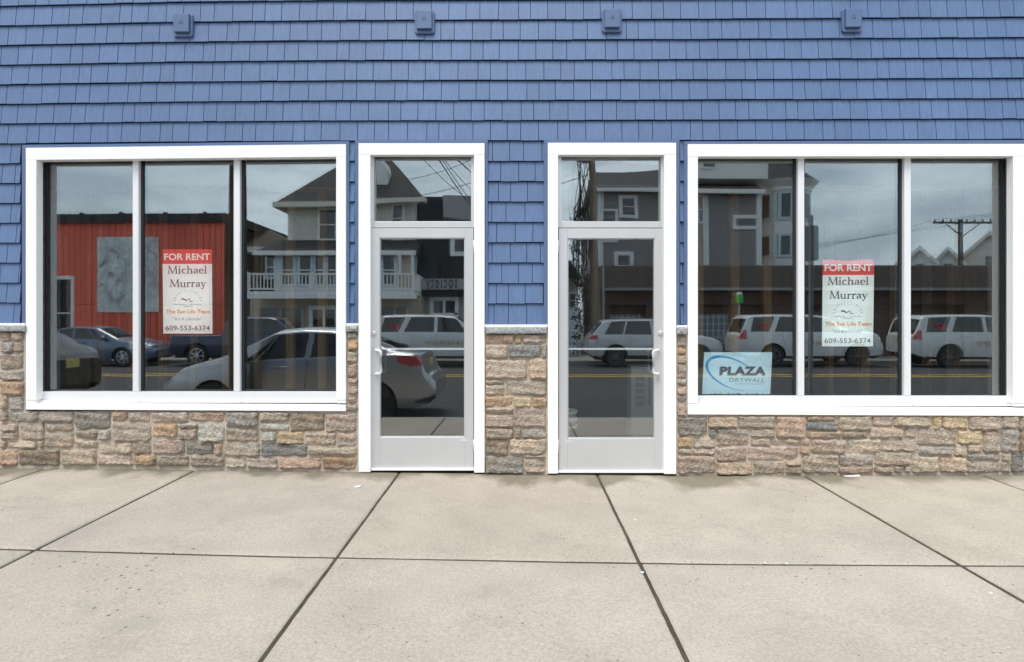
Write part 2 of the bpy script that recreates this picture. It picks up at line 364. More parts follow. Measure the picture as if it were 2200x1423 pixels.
# ================================================================ GROUND, PAVEMENT, ROAD
_bx = [W(p, 1013)[0] for p in (0, 420, 770, 1180, 1460, 2200)]
_bz = [W(0, 1004)[1], W(420, 1009)[1], W(770, 1013.5)[1], W(1180, 1018.5)[1], W(1460, 1020.5)[1], W(2200, 1019)[1]]
def zs(x, y):
    return float(np.interp(x, _bx, _bz)) * max(0.0, 1 + y / 4.0) + 0.02 * y
KD = 3.27                                   # kerb distance from the wall
ROADZ = -0.25
jx = [-7.6, -5.9, W(100, 1009)[0], W(420, 1009)[0], W(858, 1013)[0], W(1283, 1019)[0], W(1725, 1020)[0], W(2105, 1019)[0], 5.75, 7.5]
def jd(x):
    return float(np.interp(x, [-4.2, -1.42, 1.0, 4.2], [1.715, 1.825, 1.875, 1.90]))
mb = MB()
def slab(x0, x1, f0, f1, gd=0.0085):
    g0, g1 = (0.0046 if abs(x0) < 1.5 else 0.0085), (0.0046 if abs(x1) < 1.5 else 0.0085)
    nx, ny = 30, 26
    vs = []; fs = []
    ph = rnd.random() * 10
    kt = rnd.uniform(0.955, 1.035); mb.cur = (kt, kt * rnd.uniform(.99, 1.01), kt * rnd.uniform(.97, 1.01))
    def wob(t, k): return 0.0018 * sin(7 * t + k) + 0.0014 * sin(29 * t + 2 * k) + 0.0016 * sin(67 * t + 3 * k)
    for j in range(ny + 1):
        for i in range(nx + 1):
            u, v = i / nx, j / ny
            # tight edge rows so the arris is rounded
            uu = [0, 0.006, 0.014][i] if i < 3 else ([1 - 0.014, 1 - 0.006, 1][i - nx + 2] if i > nx - 3 else 0.014 + (u - 2 / nx) / (1 - 4 / nx) * 0.972)
            vv = [0, 0.006, 0.014][j] if j < 3 else ([1 - 0.014, 1 - 0.006, 1][j - ny + 2] if j > ny - 3 else 0.014 + (v - 2 / ny) / (1 - 4 / ny) * 0.972)
            x = (x0 + g0) + (x1 - x0 - g0 - g1) * uu
            d0, d1 = f0(x) + gd, f1(x) - gd
            d = d0 + (d1 - d0) * vv
            if i in (0, nx): x += wob(d, ph + i)
            if j in (0, ny) and f1(x) < 3.2: d += wob(x, ph + j)
            drop = 0.0
            e = min(i, nx - i, j, ny - j)
            if e == 0: drop = 0.016
            elif e == 1: drop = 0.0035
            vs.append((x, -d, zs(x, -d) - drop + 0.0012 * sin(3.1 * x + ph) * sin(2.3 * d + ph)))
    for j in range(ny):
        for i in range(nx):
            a = j * (nx + 1) + i
            fs.append((a, a + nx + 1, a + nx + 2, a + 1))
    mb.add(vs, fs)
for i in range(len(jx) - 1):
    slab(jx[i], jx[i + 1], lambda x: -0.02, jd)
    slab(jx[i], jx[i + 1], jd, lambda x: KD)
struct(mb.build('sidewalk', M['concrete'], smooth=True))
mb = MB(); n = 60
vs = []; fs = []
for i in range(n + 1):
    x = -7.7 + 15.3 * i / n
    for y in (0.05, -1.0, -2.0, -KD): vs.append((x, y, zs(x, y) - 0.009))
for i in range(n):
    for j in range(3):
        a = i * 4 + j; fs.append((a, a + 1, a + 5, a + 4))
mb.add(vs, fs); struct(mb.build('joint_dirt', M['dirt']))
# kerb, road, far kerb, far sidewalk
mb = MB()
for i in range(14):
    x0 = -38 + i * 6.0
    mb.hexa([(x0, -KD - 0.15, ROADZ - 0.1), (x0 + 5.98, -KD - 0.15, ROADZ - 0.1), (x0 + 5.98, -KD - 0.004, ROADZ - 0.1), (x0, -KD - 0.004, ROADZ - 0.1),
             (x0, -KD - 0.14, zs(x0 + 3, -KD) - 0.012), (x0 + 5.98, -KD - 0.14, zs(x0 + 3, -KD) - 0.012), (x0 + 5.98, -KD - 0.004, zs(x0 + 3, -KD) - 0.004), (x0, -KD - 0.004, zs(x0 + 3, -KD) - 0.004)])
struct(mb.build('kerb', M['kerb'], bevel=0.012))
for sgn in (-1, 1):
    mb = MB(); e = 7.62 * sgn
    for i in range(14):
        a = e + sgn * i * 1.8; mb.box(a, a + sgn * 1.785, -KD, 0.6, -0.4, -0.05)
    struct(mb.build('sidewalk', M['kerb'], bevel=0.01))
FARK = 18.0
FZ = -0.36                                   # road level along the far kerb
mb = MB()
mb.add([(-80, -KD - 0.1, ROADZ), (80, -KD - 0.1, ROADZ), (80, -11.5, ROADZ + 0.02), (-80, -11.5, ROADZ + 0.02), (80, -FARK - 0.1, FZ), (-80, -FARK - 0.1, FZ)],
       [(0, 3, 2, 1), (3, 5, 4, 2)])
struct(mb.build('road', M['asphalt']))
mb = MB()
for yy in (-11.2, -11.72):
    for i in range(40):
        x0 = -80 + i * 4.0
        zz = ROADZ + 0.02 + (0.008 if yy > -11.5 else 0.012 - 0.0205 * (abs(yy) - 11.5))
        mb.add([(x0, yy, zz), (x0 + 3.98, yy, zz), (x0 + 3.98, yy - 0.27, zz - 0.004), (x0, yy - 0.27, zz - 0.004)], [(0, 3, 2, 1)])
struct(mb.build('centre_line', M['yellow']))
mb = MB(); mb.box(-80, 80, -FARK - 0.16, -FARK, FZ - 0.2, FZ + 0.13); struct(mb.build('kerb', M['kerb'], bevel=0.015))
mb = MB()
for i in range(60):
    x0 = -54 + i * 1.8; mb.box(x0, x0 + 1.785, -FARK - 3.2, -FARK - 0.165, FZ - 0.2, FZ + 0.14)
struct(mb.build('sidewalk', M['kerb'], bevel=0.01))
mb = MB(); mb.add([(-600, -FARK - 3.1, FZ + 0.06), (600, -FARK - 3.1, FZ + 0.06), (600, -700, FZ + 0.06), (-600, -700, FZ + 0.06)], [(0, 3, 2, 1)])
mb.add([(-600, 600, -0.6), (600, 600, -0.6), (600, -FARK - 3.3, -0.6), (-600, -FARK - 3.3, -0.6)], [(0, 3, 2, 1)])
struct(mb.build('ground', M['soil']))

# ================================================================ STOREFRONT
shop = thing('shop_building', 'blue shingled storefront with two glass doors and a ledge stone base', 'building')
rs = random.Random(11)
def cdef(px): return float(np.interp(px, [-400, 0, 370, 740, 1100, 1470, 2200, 2700], [0.969, 0.9755, 0.9907, 0.9985, 1.0, 1.003, 1.012, 1.018]))
def pyw(px, y): return 566 + (y - 566) * cdef(px)
def pz(px, y, yp): return W(px, pyw(px, y), yp)
lines = [-255.5 + 43.05 * i for i in range(13)] + [304.5, 348.2, 391.7, 435.2, 478.6, 522.2, 566, 609.8, 653.6, 698]
PAT = [85, 117, 121, 77, 105, 118, 110, 107, 90, 118, 125, 77, 107, 116, 114, 108]
PAT = [p * 0.3364 for p in PAT]
sid = MB()
for k in range(len(lines) - 1):
    y0, y1 = lines[k], lines[k + 1]
    if y1 <= 305: ivs = [(-420, 2640)]
    else: ivs = [(-420, 46.5), (750, 763), (1048, 1168.5), (1460, 1470.5), (2212, 2640)]
    px = -420 - rs.random() * 40; pi_ = rs.randrange(16)
    shp = []
    while px < 2640:
        w = PAT[pi_ % 16] * rs.uniform(0.97, 1.03); pi_ += 1
        shp.append((px, px + w)); px += w
    for (a, b) in shp:
        t0 = rs.uniform(0.95, 1.05); t = (t0 * rs.uniform(0.985, 1.015), t0, t0 * rs.uniform(0.99, 1.02))
        for (c, d) in ivs:
            e, f = max(a, c), min(b, d)
            if f - e < 1.5: continue
            gl = 0.62 if e == a else 0; gr = 0.62 if f == b else 0
            e2, f2 = e + gl, f - gr
            if f2 - e2 < 1: continue
            dy = rs.uniform(-0.5, 0.5)
            sid.cur = t
            xb0, zb0 = pz(e2, y1 - 1.2 + dy, 0); xb1, zb1 = pz(f2, y1 - 1.2 + dy, 0)
            xt0, zt0 = pz(e2, y0 + 0.2, 0); xt1, zt1 = pz(f2, y0 + 0.2, 0)
            sid.hexa([(xb0, -0.024, zb0), (xb1, -0.024, zb1), (xb1, -0.010, zb1), (xb0, -0.010, zb0),
                      (xt0, -0.006, zt0), (xt1, -0.006, zt1), (xt1, -0.002, zt1), (xt0, -0.002, zt0)])
sid.cur = None
sid.build('siding', M['siding'], shop)

# sheathing behind the siding, with the window and door openings left free
wb = MB()
def wall_rect(mbx, p0, p1, y0, y1, a, b):
    q = [W(p0, y1, 0), W(p1, y1, 0), W(p1, y0, 0), W(p0, y0, 0)]
    mbx.quadslab(q, a, b)
wall_rect(wb, -430, 2650, -270, 325, 0.0, 0.18)
for (a, b) in ((-430, 70), (730, 785), (1030, 1190), (1440, 1490), (2188, 2650)): wall_rect(wb, a, b, 325.5, 1040, 0.0, 0.18)
wall_rect(wb, 70.5, 729.5, 866, 1040, 0.0, 0.18); wall_rect(wb, 1490.5, 2187.5, 878, 1040, 0.0, 0.18)
wb.build('wall', M['siding_back'], shop)
# side walls, rear wall, roof
bl, br_ = W(-430, 500)[0], W(2650, 500)[0]; bt = W(1100, -262)[1]
wb = MB(); wb.box(bl, bl + 0.18, 0.185, 9.0, -0.4, bt); wb.box(br_ - 0.18, br_, 0.185, 9.0, -0.4, bt); wb.box(bl, br_, 9.0, 9.2, -0.4, bt)
wb.build('side_wall', M['siding_back'], shop)
wb = MB(); wb.box(bl - 0.2, br_ + 0.2, -0.25, 9.4, bt + 0.003, bt + 0.25); wb.build('roof', M['greyclap'], shop)
# interior shell
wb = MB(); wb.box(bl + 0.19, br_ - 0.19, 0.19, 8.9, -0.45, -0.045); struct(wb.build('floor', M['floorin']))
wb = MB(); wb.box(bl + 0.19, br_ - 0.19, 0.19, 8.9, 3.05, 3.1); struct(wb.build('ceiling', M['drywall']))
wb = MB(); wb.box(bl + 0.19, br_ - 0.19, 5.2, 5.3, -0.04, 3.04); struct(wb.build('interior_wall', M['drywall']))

# blue channel trim round the openings
ch = MB()
def rect_px(mbx, p0, p1, y0, y1, a, b, warp=True):
    f = (lambda p, y: W(p, y, a))
    mbx.quadslab([f(p0, y1), f(p1, y1), f(p1, y0), f(p0, y0)], a, b)
def quad_px(mbx, tl, tr, br, bl_, a, b):
    f = lambda p: W(p[0], p[1], a)
    mbx.quadslab([f(bl_), f(br), f(tr), f(tl)], a, b)
quad_px(ch, (47, 311.5), (750, 303.5), (750, 312.5), (47, 320.5), -0.034, 0)
quad_px(ch, (47, 321), (54.5, 321), (54.5, 698), (47, 698), -0.034, 0)
quad_px(ch, (743.5, 313), (750, 313), (750, 698), (743.5, 698), -0.034, 0)
quad_px(ch, (762.5, 301), (1048, 301), (1048, 309.5), (762.5, 309.5), -0.034, 0)
rect_px(ch, 762.5, 769.5, 310, 698, -0.034, 0); rect_px(ch, 1041.5, 1048, 310, 698, -0.034, 0)
rect_px(ch, 1168.5, 1460, 300.5, 308.5, -0.034, 0)
rect_px(ch, 1168.5, 1176.5, 309, 698, -0.034, 0); rect_px(ch, 1453.5, 1460, 309, 698, -0.034, 0)
quad_px(ch, (1470, 304), (2212, 301), (2212, 309.5), (1470, 311), -0.034, 0)
rect_px(ch, 1470, 1476.5, 311.5, 698, -0.034, 0); rect_px(ch, 2205, 2212, 310, 698, -0.034, 0)
ch.build('corner_trim', M['blue_trim'], shop)

def pane_mesh(tlp, brp, yg, bulge, name, parent, m, tilt=(0, 0)):
    x0, z1 = W(*tlp, yg); x1, z0 = W(*brp, yg)
    vs = []; fs = []; nx, ny = 14, 18; k = 0
    for lay, (yo, b, tl) in enumerate(((0.0, bulge, tilt), (0.022, -bulge * 0.8, (tilt[0] + 0.0009, tilt[1] - 0.0007)))):
        for j in range(ny + 1):
            for i in range(nx + 1):
                u, v = 2 * i / nx - 1, 2 * j / ny - 1
                y = yg + yo - b * (1 - u * u) * (1 - v * v) + tl[0] * u + tl[1] * v
                vs.append((x0 + (x1 - x0) * i / nx, y, z0 + (z1 - z0) * j / ny))
        for j in range(ny):
            for i in range(nx):
                a = k + j * (nx + 1) + i; fs.append((a, a + 1, a + nx + 2, a + nx + 1))
        k = len(vs)
    o = MB().add(vs, fs).build(name, m, parent, smooth=True)
    o.data.materials.append(M['glass2']); h = len(fs) // 2
    for p in o.data.polygons:
        if p.index >= h: p.material_index = 1
    return o

TF = -0.052   # front of the white trim
FR = 0.018    # front of the aluminium
GL = 0.066    # glass
def shop_window(tl, tr, br, bl_, inner_l, inner_r, inner_t, glass_b, mull, sill_b, board_t, bulges):
    """all in photo pixels on the storefront plane"""
    top_l, top_r = tl[1], tr[1]
    fr = MB()
    # sill, head and jambs (jambs and head sit behind the trim)
    rect_px(fr, inner_l - 14, inner_r + 14, glass_b, sill_b, FR, 0.14)
    rect_px(fr, inner_l - 14, inner_r + 14, sill_b + 0.4, sill_b + 5, -0.012, 0.14)
    rect_px(fr, inner_l - 14, inner_r + 14, inner_t - 16, inner_t - 4, 0.024, 0.14)
    rect_px(fr, inner_l - 16, inner_l - 3, inner_t - 3.5, glass_b - 0.5, 0.024, 0.14)
    rect_px(fr, inner_r + 3, inner_r + 16, inner_t - 3.5, glass_b - 0.5, 0.024, 0.14)
    for (a, b) in mull: rect_px(fr, a, b, inner_t - 3.5, glass_b - 0.5, FR, 0.14)
    win = fr.build('window', M['alu_light'], shop, bevel=0.002)
    sc = MB()
    for (a, b) in mull:
        x, z = W(b + 4, sill_b + 2.6, -0.012); sc.lathe([(0.004, -0.0012), (0.004, 0.0)], 8, 'y', (x, -0.0125, z))
    sc.build('screw', M['gasket'], win)
    g = MB()
    edges = [inner_l] + [e for m_ in mull for e in m_] + [inner_r]
    for i in range(0, len(edges), 2):
        a = W(edges[i], 500, FR)[0] if i else W(edges[i], 500, TF)[0] - 0.012
        b = W(edges[i + 1], 500, FR)[0] if i + 2 < len(edges) else W(edges[i + 1], 500, TF)[0] + 0.012
        zt = W(1100, inner_t - 3, GL)[1]; zb = W(1100, glass_b, FR)[1]
        y0, y1 = GL - 0.014, GL + 0.035
        a += 0.001; b -= 0.001
        g.box(a, a + 0.020, y0, y1, zb + 0.001, zt); g.box(b - 0.020, b, y0, y1, zb + 0.001, zt)
        g.box(a + 0.0205, b - 0.0205, y0, y1, zb + 0.001, zb + 0.010); g.box(a + 0.0205, b - 0.0205, y0, y1, zt - 0.018, zt)
    g.build('gasket', M['gasket'], win)
    t = MB()
    quad_px(t, (tl[0], tl[1]), (tr[0], tr[1]), (tr[0], inner_t - (0 if tr[1] < tl[1] else 0)), (tl[0], inner_t + (tl[1] - tr[1]) * 0.9), TF, 0.022)
    e = 0.25
    quad_px(t, (tl[0], inner_t + (tl[1] - tr[1]) * 0.9 + e), (inner_l, inner_t + (tl[1] - tr[1]) * 0.85 + e), (inner_l, board_t - 7), (bl_[0], board_t - 7), TF, 0.022)
    quad_px(t, (inner_r, inner_t + e), (tr[0], inner_t + e), (br[0], board_t - 7), (inner_r, board_t - 7), TF, 0.022)
    quad_px(t, (bl_[0], board_t - 6.5), (inner_l - 2, board_t - 6.5), (inner_l - 2, board_t), (bl_[0], board_t), TF + 0.002, 0.022)
    quad_px(t, (inner_r + 2, board_t - 6.5), (br[0], board_t - 6.5), (br[0], board_t), (inner_r + 2, board_t), TF + 0.002, 0.022)
    quad_px(t, (bl_[0], board_t + 0.3), (br[0], board_t + 0.3 + (br[1] - bl_[1]) * 0.8), br, bl_, TF, 0.022)
    t.build('trim', M['white'], win, bevel=0.0025)
    for i in range(0, len(edges), 2):
        pane_mesh((edges[i] - 8, inner_t - 10), (edges[i + 1] + 8, glass_b + 6), GL, bulges[i // 2][0], 'pane', win, M['glass'], bulges[i // 2][1])
    return win
win1 = shop_window((55, 318), (743, 310), (743, 884), (55, 880.5), 78, 722, 337, 842, [(285, 297.5), (502, 515)], 861, 867, [(0.0006, (0, 0.0004)), (0.0006, (0, 0)), (0.0005, (0, 0))])
win2 = shop_window((1478, 310), (2203, 309.5), (2203, 894), (1478, 891), 1499.5, 2177, 336, 851, [(1714.5, 1728), (1943, 1957)], 868, 874, [(0.0006, (0, 0)), (0.0006, (0.0, 0)), (0.0005, (0, 0.0003))])

def door_set(c0, c1, ctop, cb, leaf, glass, trans, hinge_right, seed):
    """c0,c1: casing outer; leaf=(l,r,t,b); glass=(l,r,t,b); trans=(l,r,t,b)"""
    l, r, t, b = leaf
    cs = MB(); yf = -0.004
    rect_px(cs, c0, c1, ctop, trans[2] - 5, TF, 0.022)
    rect_px(cs, c0, l - 1.5, trans[2] - 4.6, cb, TF, 0.022)
    rect_px(cs, r + 1.5, c1, trans[2] - 4.6, cb + 1, TF, 0.022)
    dc = cs.build('door_frame', M['white'], shop, bevel=0.0025)
    fr = MB()
    rect_px(fr, l - 8, trans[0], trans[2] - 12, t - 1.5, 0.0, 0.11); rect_px(fr, trans[1], r + 8, trans[2] - 12, t - 1.5, 0.0, 0.11)
    rect_px(fr, trans[0] + 0.2, trans[1] - 0.2, trans[2] - 14, trans[2] - 3, 0.0, 0.11)
    rect_px(fr, trans[0] + 0.2, trans[1] - 0.2, trans[3], t - 1.5, 0.0, 0.11)
    rect_px(fr, l - 8, l - 1.6, t - 1.2, b + 2, 0.03, 0.11); rect_px(fr, r + 1.6, r + 8, t - 1.2, b + 2, 0.03, 0.11)
    fr.build('transom_frame', M['alu'], dc, bevel=0.002)
    g = MB(); zt = W(1100, trans[2] - 3, 0.04)[1]
    a, b2 = W(trans[0], 400, 0.04)[0], W(trans[1], 400, 0.04)[0]
    g.box(a, b2, 0.034, 0.044, zt - 0.018, zt)
    g.build('gasket', M['gasket'], dc)
    pane_mesh((trans[0] - 6, trans[2] - 8), (trans[1] + 6, trans[3] + 5), 0.045, 0.0011, 'transom_pane', dc, M['glass'], (0.0, -0.0006 if seed == 0 else -0.0003))
    th = MB(); rect_px(th, l - 1.4, r + 1.4, b + 0.8, b + 4.5, -0.03, 0.11); th.build('threshold', M['white'], dc, bevel=0.002)
    lf = MB()
    gl_, gr_, gt_, gb_ = glass
    rect_px(lf, l, gl_, t, b, yf, 0.045); rect_px(lf, gr_, r, t, b, yf, 0.045)
    rect_px(lf, gl_ + 0.15, gr_ - 0.15, t, gt_, yf + 0.0006, 0.045); rect_px(lf, gl_ + 0.15, gr_ - 0.15, gb_, b, yf + 0.0006, 0.045)
    # glazing bead
    for q in ((gl_ + 0.2, gl_ + 2.0, gt_ + 0.2, gb_ - 0.2), (gr_ - 2.0, gr_ - 0.2, gt_ + 0.2, gb_ - 0.2), (gl_ + 2.1, gr_ - 2.1, gt_ + 0.2, gt_ + 2), (gl_ + 2.1, gr_ - 2.1, gb_ - 2, gb_ - 0.2)):
        rect_px(lf, *q, 0.004, 0.045)
    d = lf.build('door', M['alu'], shop, bevel=0.0012)
    pane_mesh((gl_ - 1, gt_ - 1), (gr_ + 1, gb_ + 1), 0.018, 0.0003, 'pane', d, M['glass'])
    s = 1 if hinge_right else -1
    hx = gl_ - 6 if hinge_right else gr_ + 6
    hb = MB(); x0, z0 = W(hx, 752, yf); x1, z1 = W(hx, 803, yf)
    off = 0.055 * s
    pts = [(x0, yf, z0), (x0, yf - 0.03, z0), (x0 + off * 0.5, yf - 0.055, z0 - 0.002), (x0 + off * 0.9, yf - 0.06, z0 - 0.010), (x0 + off, yf - 0.06, z0 - 0.032),
           (x0 + off, yf - 0.06, z1 + 0.032), (x0 + off * 0.9, yf - 0.06, z1 + 0.010), (x0 + off * 0.5, yf - 0.055, z1 + 0.002), (x0, yf - 0.03, z1), (x0, yf, z1)]
    hb.tube(pts, 0.0108, 12); hb.build('handle', M['alu_light'], d, smooth=True)
    lk = MB(); x, z = W(hx - 6 * s, 716, yf); lk.lathe([(0.019, 0), (0.019, -0.008), (0.014, -0.012), (0.014, -0.016), (0.0, -0.016)], 20, 'y', (x, yf, z)); lk.box(x - 0.0015, x + 0.0015, yf - 0.0168, yf - 0.0155, z - 0.007, z + 0.007)
    lk.build('lock', M['alu'], d)
    pb = MB(); xa, zb = W(gl_, 750, 0.08); xb, _ = W(gr_, 750, 0.08); pb.box(xa - 0.02, xb + 0.02, 0.06, 0.085, zb - 0.009, zb + 0.009); pb.build('push_bar', M['white'], d, bevel=0.004)
    for yy in (530, 958):
        hg = MB(); x, z = W((r + 1.2) if hinge_right else (l - 1.2), yy, -0.01); hg.lathe([(0.008, -0.055), (0.008, -0.02), (0.0085, -0.019), (0.0085, 0.019), (0.008, 0.02), (0.008, 0.055)], 12, 'z', (x, -0.012, z)); hg.build('hinge', M['alu'], d, smooth=True)
    st = MB(); sx_ = (gr_ - 9, gr_ + 5) if hinge_right else (gl_ - 5, gl_ + 9); rect_px(st, sx_[0], sx_[1], gb_ + 4.5, gb_ + 8.5, yf - 0.0012, yf); st.build('sticker', M['scrap'], d)
    return d
door1 = door_set(770, 1041, 308, 1015, (797, 1017, 491, 1007), (815, 999, 511, 940), (803, 1012, 338, 476), True, 0)
door2 = door_set(1177, 1453, 307, 1018, (1200.5, 1425.5, 491, 1012), (1219, 1407, 512, 943), (1206, 1420, 338, 476), False, 1)

# light mounting blocks
for (cx, cy) in ((394, 55), (912.5, 48), (1314.5, 45), (1829.5, 44.5)):
    x, z = W(cx, cy, -0.03)
    b = MB(); w, h = 0.086, 0.104; c = 0.016
    def octa(w, h, c): return [(x - w + c, z - h), (x + w - c, z - h), (x + w, z - h + c), (x + w, z + h - c), (x + w - c, z + h), (x - w + c, z + h), (x - w, z + h - c), (x - w, z - h + c)]
    b.poly(octa(w, h, c), -0.040, -0.004)
    b.poly([(x - 0.066, z - 0.072), (x + 0.066, z - 0.072), (x + 0.066, z + 0.09), (x - 0.066, z + 0.09)], -0.066, -0.0405)
    blk = b.build('mounting_block', M['blue_trim'], shop, bevel=0.004)
    s = MB()
    for a in (90, 210, 330):
        ax, az = x + 0.013 * cos(radians(a)), z + 0.010 + 0.013 * sin(radians(a))
        s.lathe([(0.0058, -0.0012), (0.0058, 0.0)], 10, 'y', (ax, -0.0665, az))
    s.build('knockout', M['gasket'], blk)

# ---------------------------------------------------------------- ledge stone
LB = [(0,95,45,150),(50,95,225,155),(232,95,435,158),(443,98,652,200),(660,95,752,155),(758,95,885,155),(893,98,1110,158),(1117,98,1325,155),(1333,98,1525,185),(1533,98,1708,152),(1716,105,1918,213),(1924,105,2105,215),
(0,165,105,213),(112,160,260,262),(268,165,432,212),(443,205,572,255),(580,203,648,262),(660,165,890,270),(897,168,1047,248),(1056,165,1168,192),(1052,198,1165,262),(1173,168,1325,273),(1332,192,1527,273),(1534,160,1708,207),
(0,220,105,258),(262,220,432,308),(1536,214,1632,273),(1640,214,1792,290),(1800,220,1985,297),(1993,222,2108,300),
(0,266,38,312),(42,268,218,312),(224,268,258,312),(438,264,575,310),(583,278,777,345),(785,278,890,345),(897,257,1090,345),(1097,278,1257,350),(1264,280,1312,348),(1318,282,1533,360),(1540,282,1815,360),(1820,305,2108,352),
(0,320,103,414),(110,318,352,414),(358,318,567,414),(574,352,780,413),(787,352,922,414),(929,352,1116,417),(1123,357,1325,420),(1331,365,1453,425),(1459,367,1640,431),(1647,367,1897,435),(1904,359,2108,440)]
RB = [(155,128,330,237),(337,125,508,190),(514,122,730,192),(737,122,910,250),(916,122,1088,150),(916,154,1100,207),(1105,122,1298,208),(1304,122,1427,180),(1433,122,1655,184),(1661,125,1711,202),(1717,125,1870,198),(1876,122,2062,205),(2068,122,2162,192),(2168,125,2204,210),
(337,196,380,240),(386,196,576,298),(582,197,729,248),(155,243,238,307),(244,245,380,308),(582,254,700,296),(916,212,1122,254),(1128,213,1278,252),(1284,188,1487,252),(1493,190,1566,250),(1572,190,1802,295),(1808,204,1954,284),(1960,211,2062,335),(2068,198,2162,335),(2168,216,2204,335),
(155,313,240,347),(245,313,378,347),(384,304,562,386),(568,302,872,384),(706,256,938,297),(944,260,1150,342),(1156,257,1350,345),(1356,257,1570,330),(878,302,938,345),(1576,300,1782,352),(1788,290,1856,358),(1862,290,1954,335),(1862,341,2062,387),(2068,341,2120,387),
(155,353,376,462),(382,392,596,468),(602,390,787,464),(793,390,887,413),(793,418,887,462),(893,350,1102,462),(1108,348,1312,415),(1108,420,1312,459),(1318,336,1532,412),(1318,418,1430,458),(1436,418,1488,456),(1538,358,1690,455),(1494,418,1533,456),(1696,362,1856,455),(1862,392,2058,457),(2064,392,2122,455),(2127,341,2204,455)]
PB = [(48,150,292,235),(297,152,360,235),(366,150,568,228),(48,243,242,358),(250,240,524,352),(530,234,572,352),(48,366,408,530),(414,358,572,530),(48,540,212,575),(48,580,212,665),(218,538,572,670),(46,678,285,768),(291,678,442,770),(448,678,574,770),(46,775,290,820),(48,828,296,940),(302,778,566,940),(50,948,290,1034),(295,946,355,1034),(361,948,572,1034),(48,1042,248,1172),(254,1040,568,1172),(48,1182,378,1334),(386,1178,564,1206),(384,1212,566,1332)]
LS = [(0,146,100,232),(106,146,212,228),(0,238,130,335),(136,234,212,335),(0,343,210,494),(0,500,212,594),(0,602,215,728),(0,738,68,864),(74,738,216,868)]
SS = [(3,14,24,28),(2,31,25,53),(3,56,25,81),(2,84,24,110),(4,113,25,126),(2,129,25,150),(3,153,24,168),(2,171,25,185)]
RS = [(62,168,142,264),(64,269,142,336),(62,341,142,413),(63,418,142,538),(62,545,142,598),(62,603,142,690),(64,695,144,748),(62,755,142,868)]
ORANGE = {(897,168,1047,248), (1640,214,1792,290), (1904,359,2108,440), (787,352,922,414), (1661,125,1711,202), (1717,125,1870,198), (1808,204,1954,284), (46,678,285,768), (291,678,442,770), (448,678,574,770), (2,31,25,53), (64,269,142,336), (0,602,215,728), (297,152,360,235), (155,243,238,307)}
DARK = {(1540,282,1815,360), (110,318,352,414), (1097,278,1257,350), (785,278,890,345), (1716,105,1918,213), (793,418,887,462), (337,196,380,240), (1318,418,1430,458), (155,128,330,237), (916,154,1100,207), (2168,216,2204,335), (2127,341,2204,455), (250,240,524,352), (48,1042,248,1172), (48,1182,378,1334), (443,98,652,200)}
PALE = {(1056,165,1168,192), (1173,168,1325,273), (580,203,648,262), (1534,160,1708,207), (1536,214,1632,273)}
stn = MB(); srng = random.Random(5)
def stone(x0p, y0p, x1p, y1p, kind):
    yb = -0.020
    x0, z1 = W(x0p, y0p, -0.03); x1, z0 = W(x1p, y1p, -0.03)
    w, h = x1 - x0, z1 - z0
    if w < 0.012 or h < 0.012: return
    nx = max(6, min(24, int(w / 0.012))); ny = max(6, min(18, int(h / 0.010)))
    out_ = srng.uniform(0.020, 0.040); ph = [srng.uniform(0, 6.28) for _ in range(8)]
    cut = [srng.uniform(0, 0.26) if srng.random() < 0.4 else 0.03 for _ in range(4)]
    r = min(w, h); tx, tz = srng.uniform(-0.012, 0.012), srng.uniform(-0.010, 0.012)
    if kind == 'o': c = srng.choice([(0.41, 0.275, 0.17), (0.37, 0.255, 0.175), (0.42, 0.32, 0.21)])
    elif kind == 'd': c = srng.choice([(0.205, 0.195, 0.19), (0.23, 0.205, 0.18), (0.25, 0.195, 0.15)])
    elif kind == 'p': c = srng.choice([(0.37, 0.335, 0.295), (0.35, 0.31, 0.275)])
    else:
        c = srng.choice([(0.35, 0.28, 0.235), (0.37, 0.285, 0.24), (0.32, 0.265, 0.225), (0.39, 0.31, 0.25), (0.31, 0.25, 0.205), (0.40, 0.30, 0.23), (0.31, 0.27, 0.245), (0.40, 0.325, 0.26), (0.38, 0.27, 0.215)])
    k = srng.uniform(0.9, 1.12) * 1.6; stn.cur = (c[0] * k * 0.96, c[1] * k * 0.985, c[2] * k * 0.94)
    vs = []; fs = []
    for j in range(ny + 1):
        for i in range(nx + 1):
            u, v = 2 * i / nx - 1, 2 * j / ny - 1
            X, Z = u * w / 2, v * h / 2
            # clipped corners
            for q, (su, sv) in enumerate(((-1, -1), (1, -1), (1, 1), (-1, 1))):
                ex = (abs(X) if X * su > 0 else 0) + (abs(Z) if Z * sv > 0 else 0) - (w / 2 + h / 2 - cut[q] * r)
                if ex > 0: X -= su * ex / 2; Z -= sv * ex / 2
            X += 0.0030 * sin(ph[0] + 34 * Z / r * 0.1 + 5 * v) * abs(u); Z += 0.0040 * sin(ph[1] + 26 * X + 3 * u) * abs(v) + 0.002 * sin(ph[6] + 61 * X) * abs(v)
            ed = min(w / 2 - abs(u) * w / 2, h / 2 - abs(v) * h / 2) / 0.009
            e = 1 - (1 - min(1, ed)) ** 2.2
            y = yb + 0.004 - e * out_ - e * (tx * u + tz * v + 0.004 * sin(ph[2] + 40 * X + 20 * Z) + 0.0035 * sin(ph[3] + 90 * Z + 11 * X) + 0.0025 * sin(ph[4] + 130 * X - 70 * Z) + srng.uniform(-0.0035, 0.0035))
            vs.append(((x0 + x1) / 2 + X, y, (z0 + z1) / 2 + Z))
    for j in range(ny):
        for i in range(nx):
            a = j * (nx + 1) + i; fs.append((a, a + 1, a + nx + 2, a + nx + 1))
    stn.add(vs, fs)
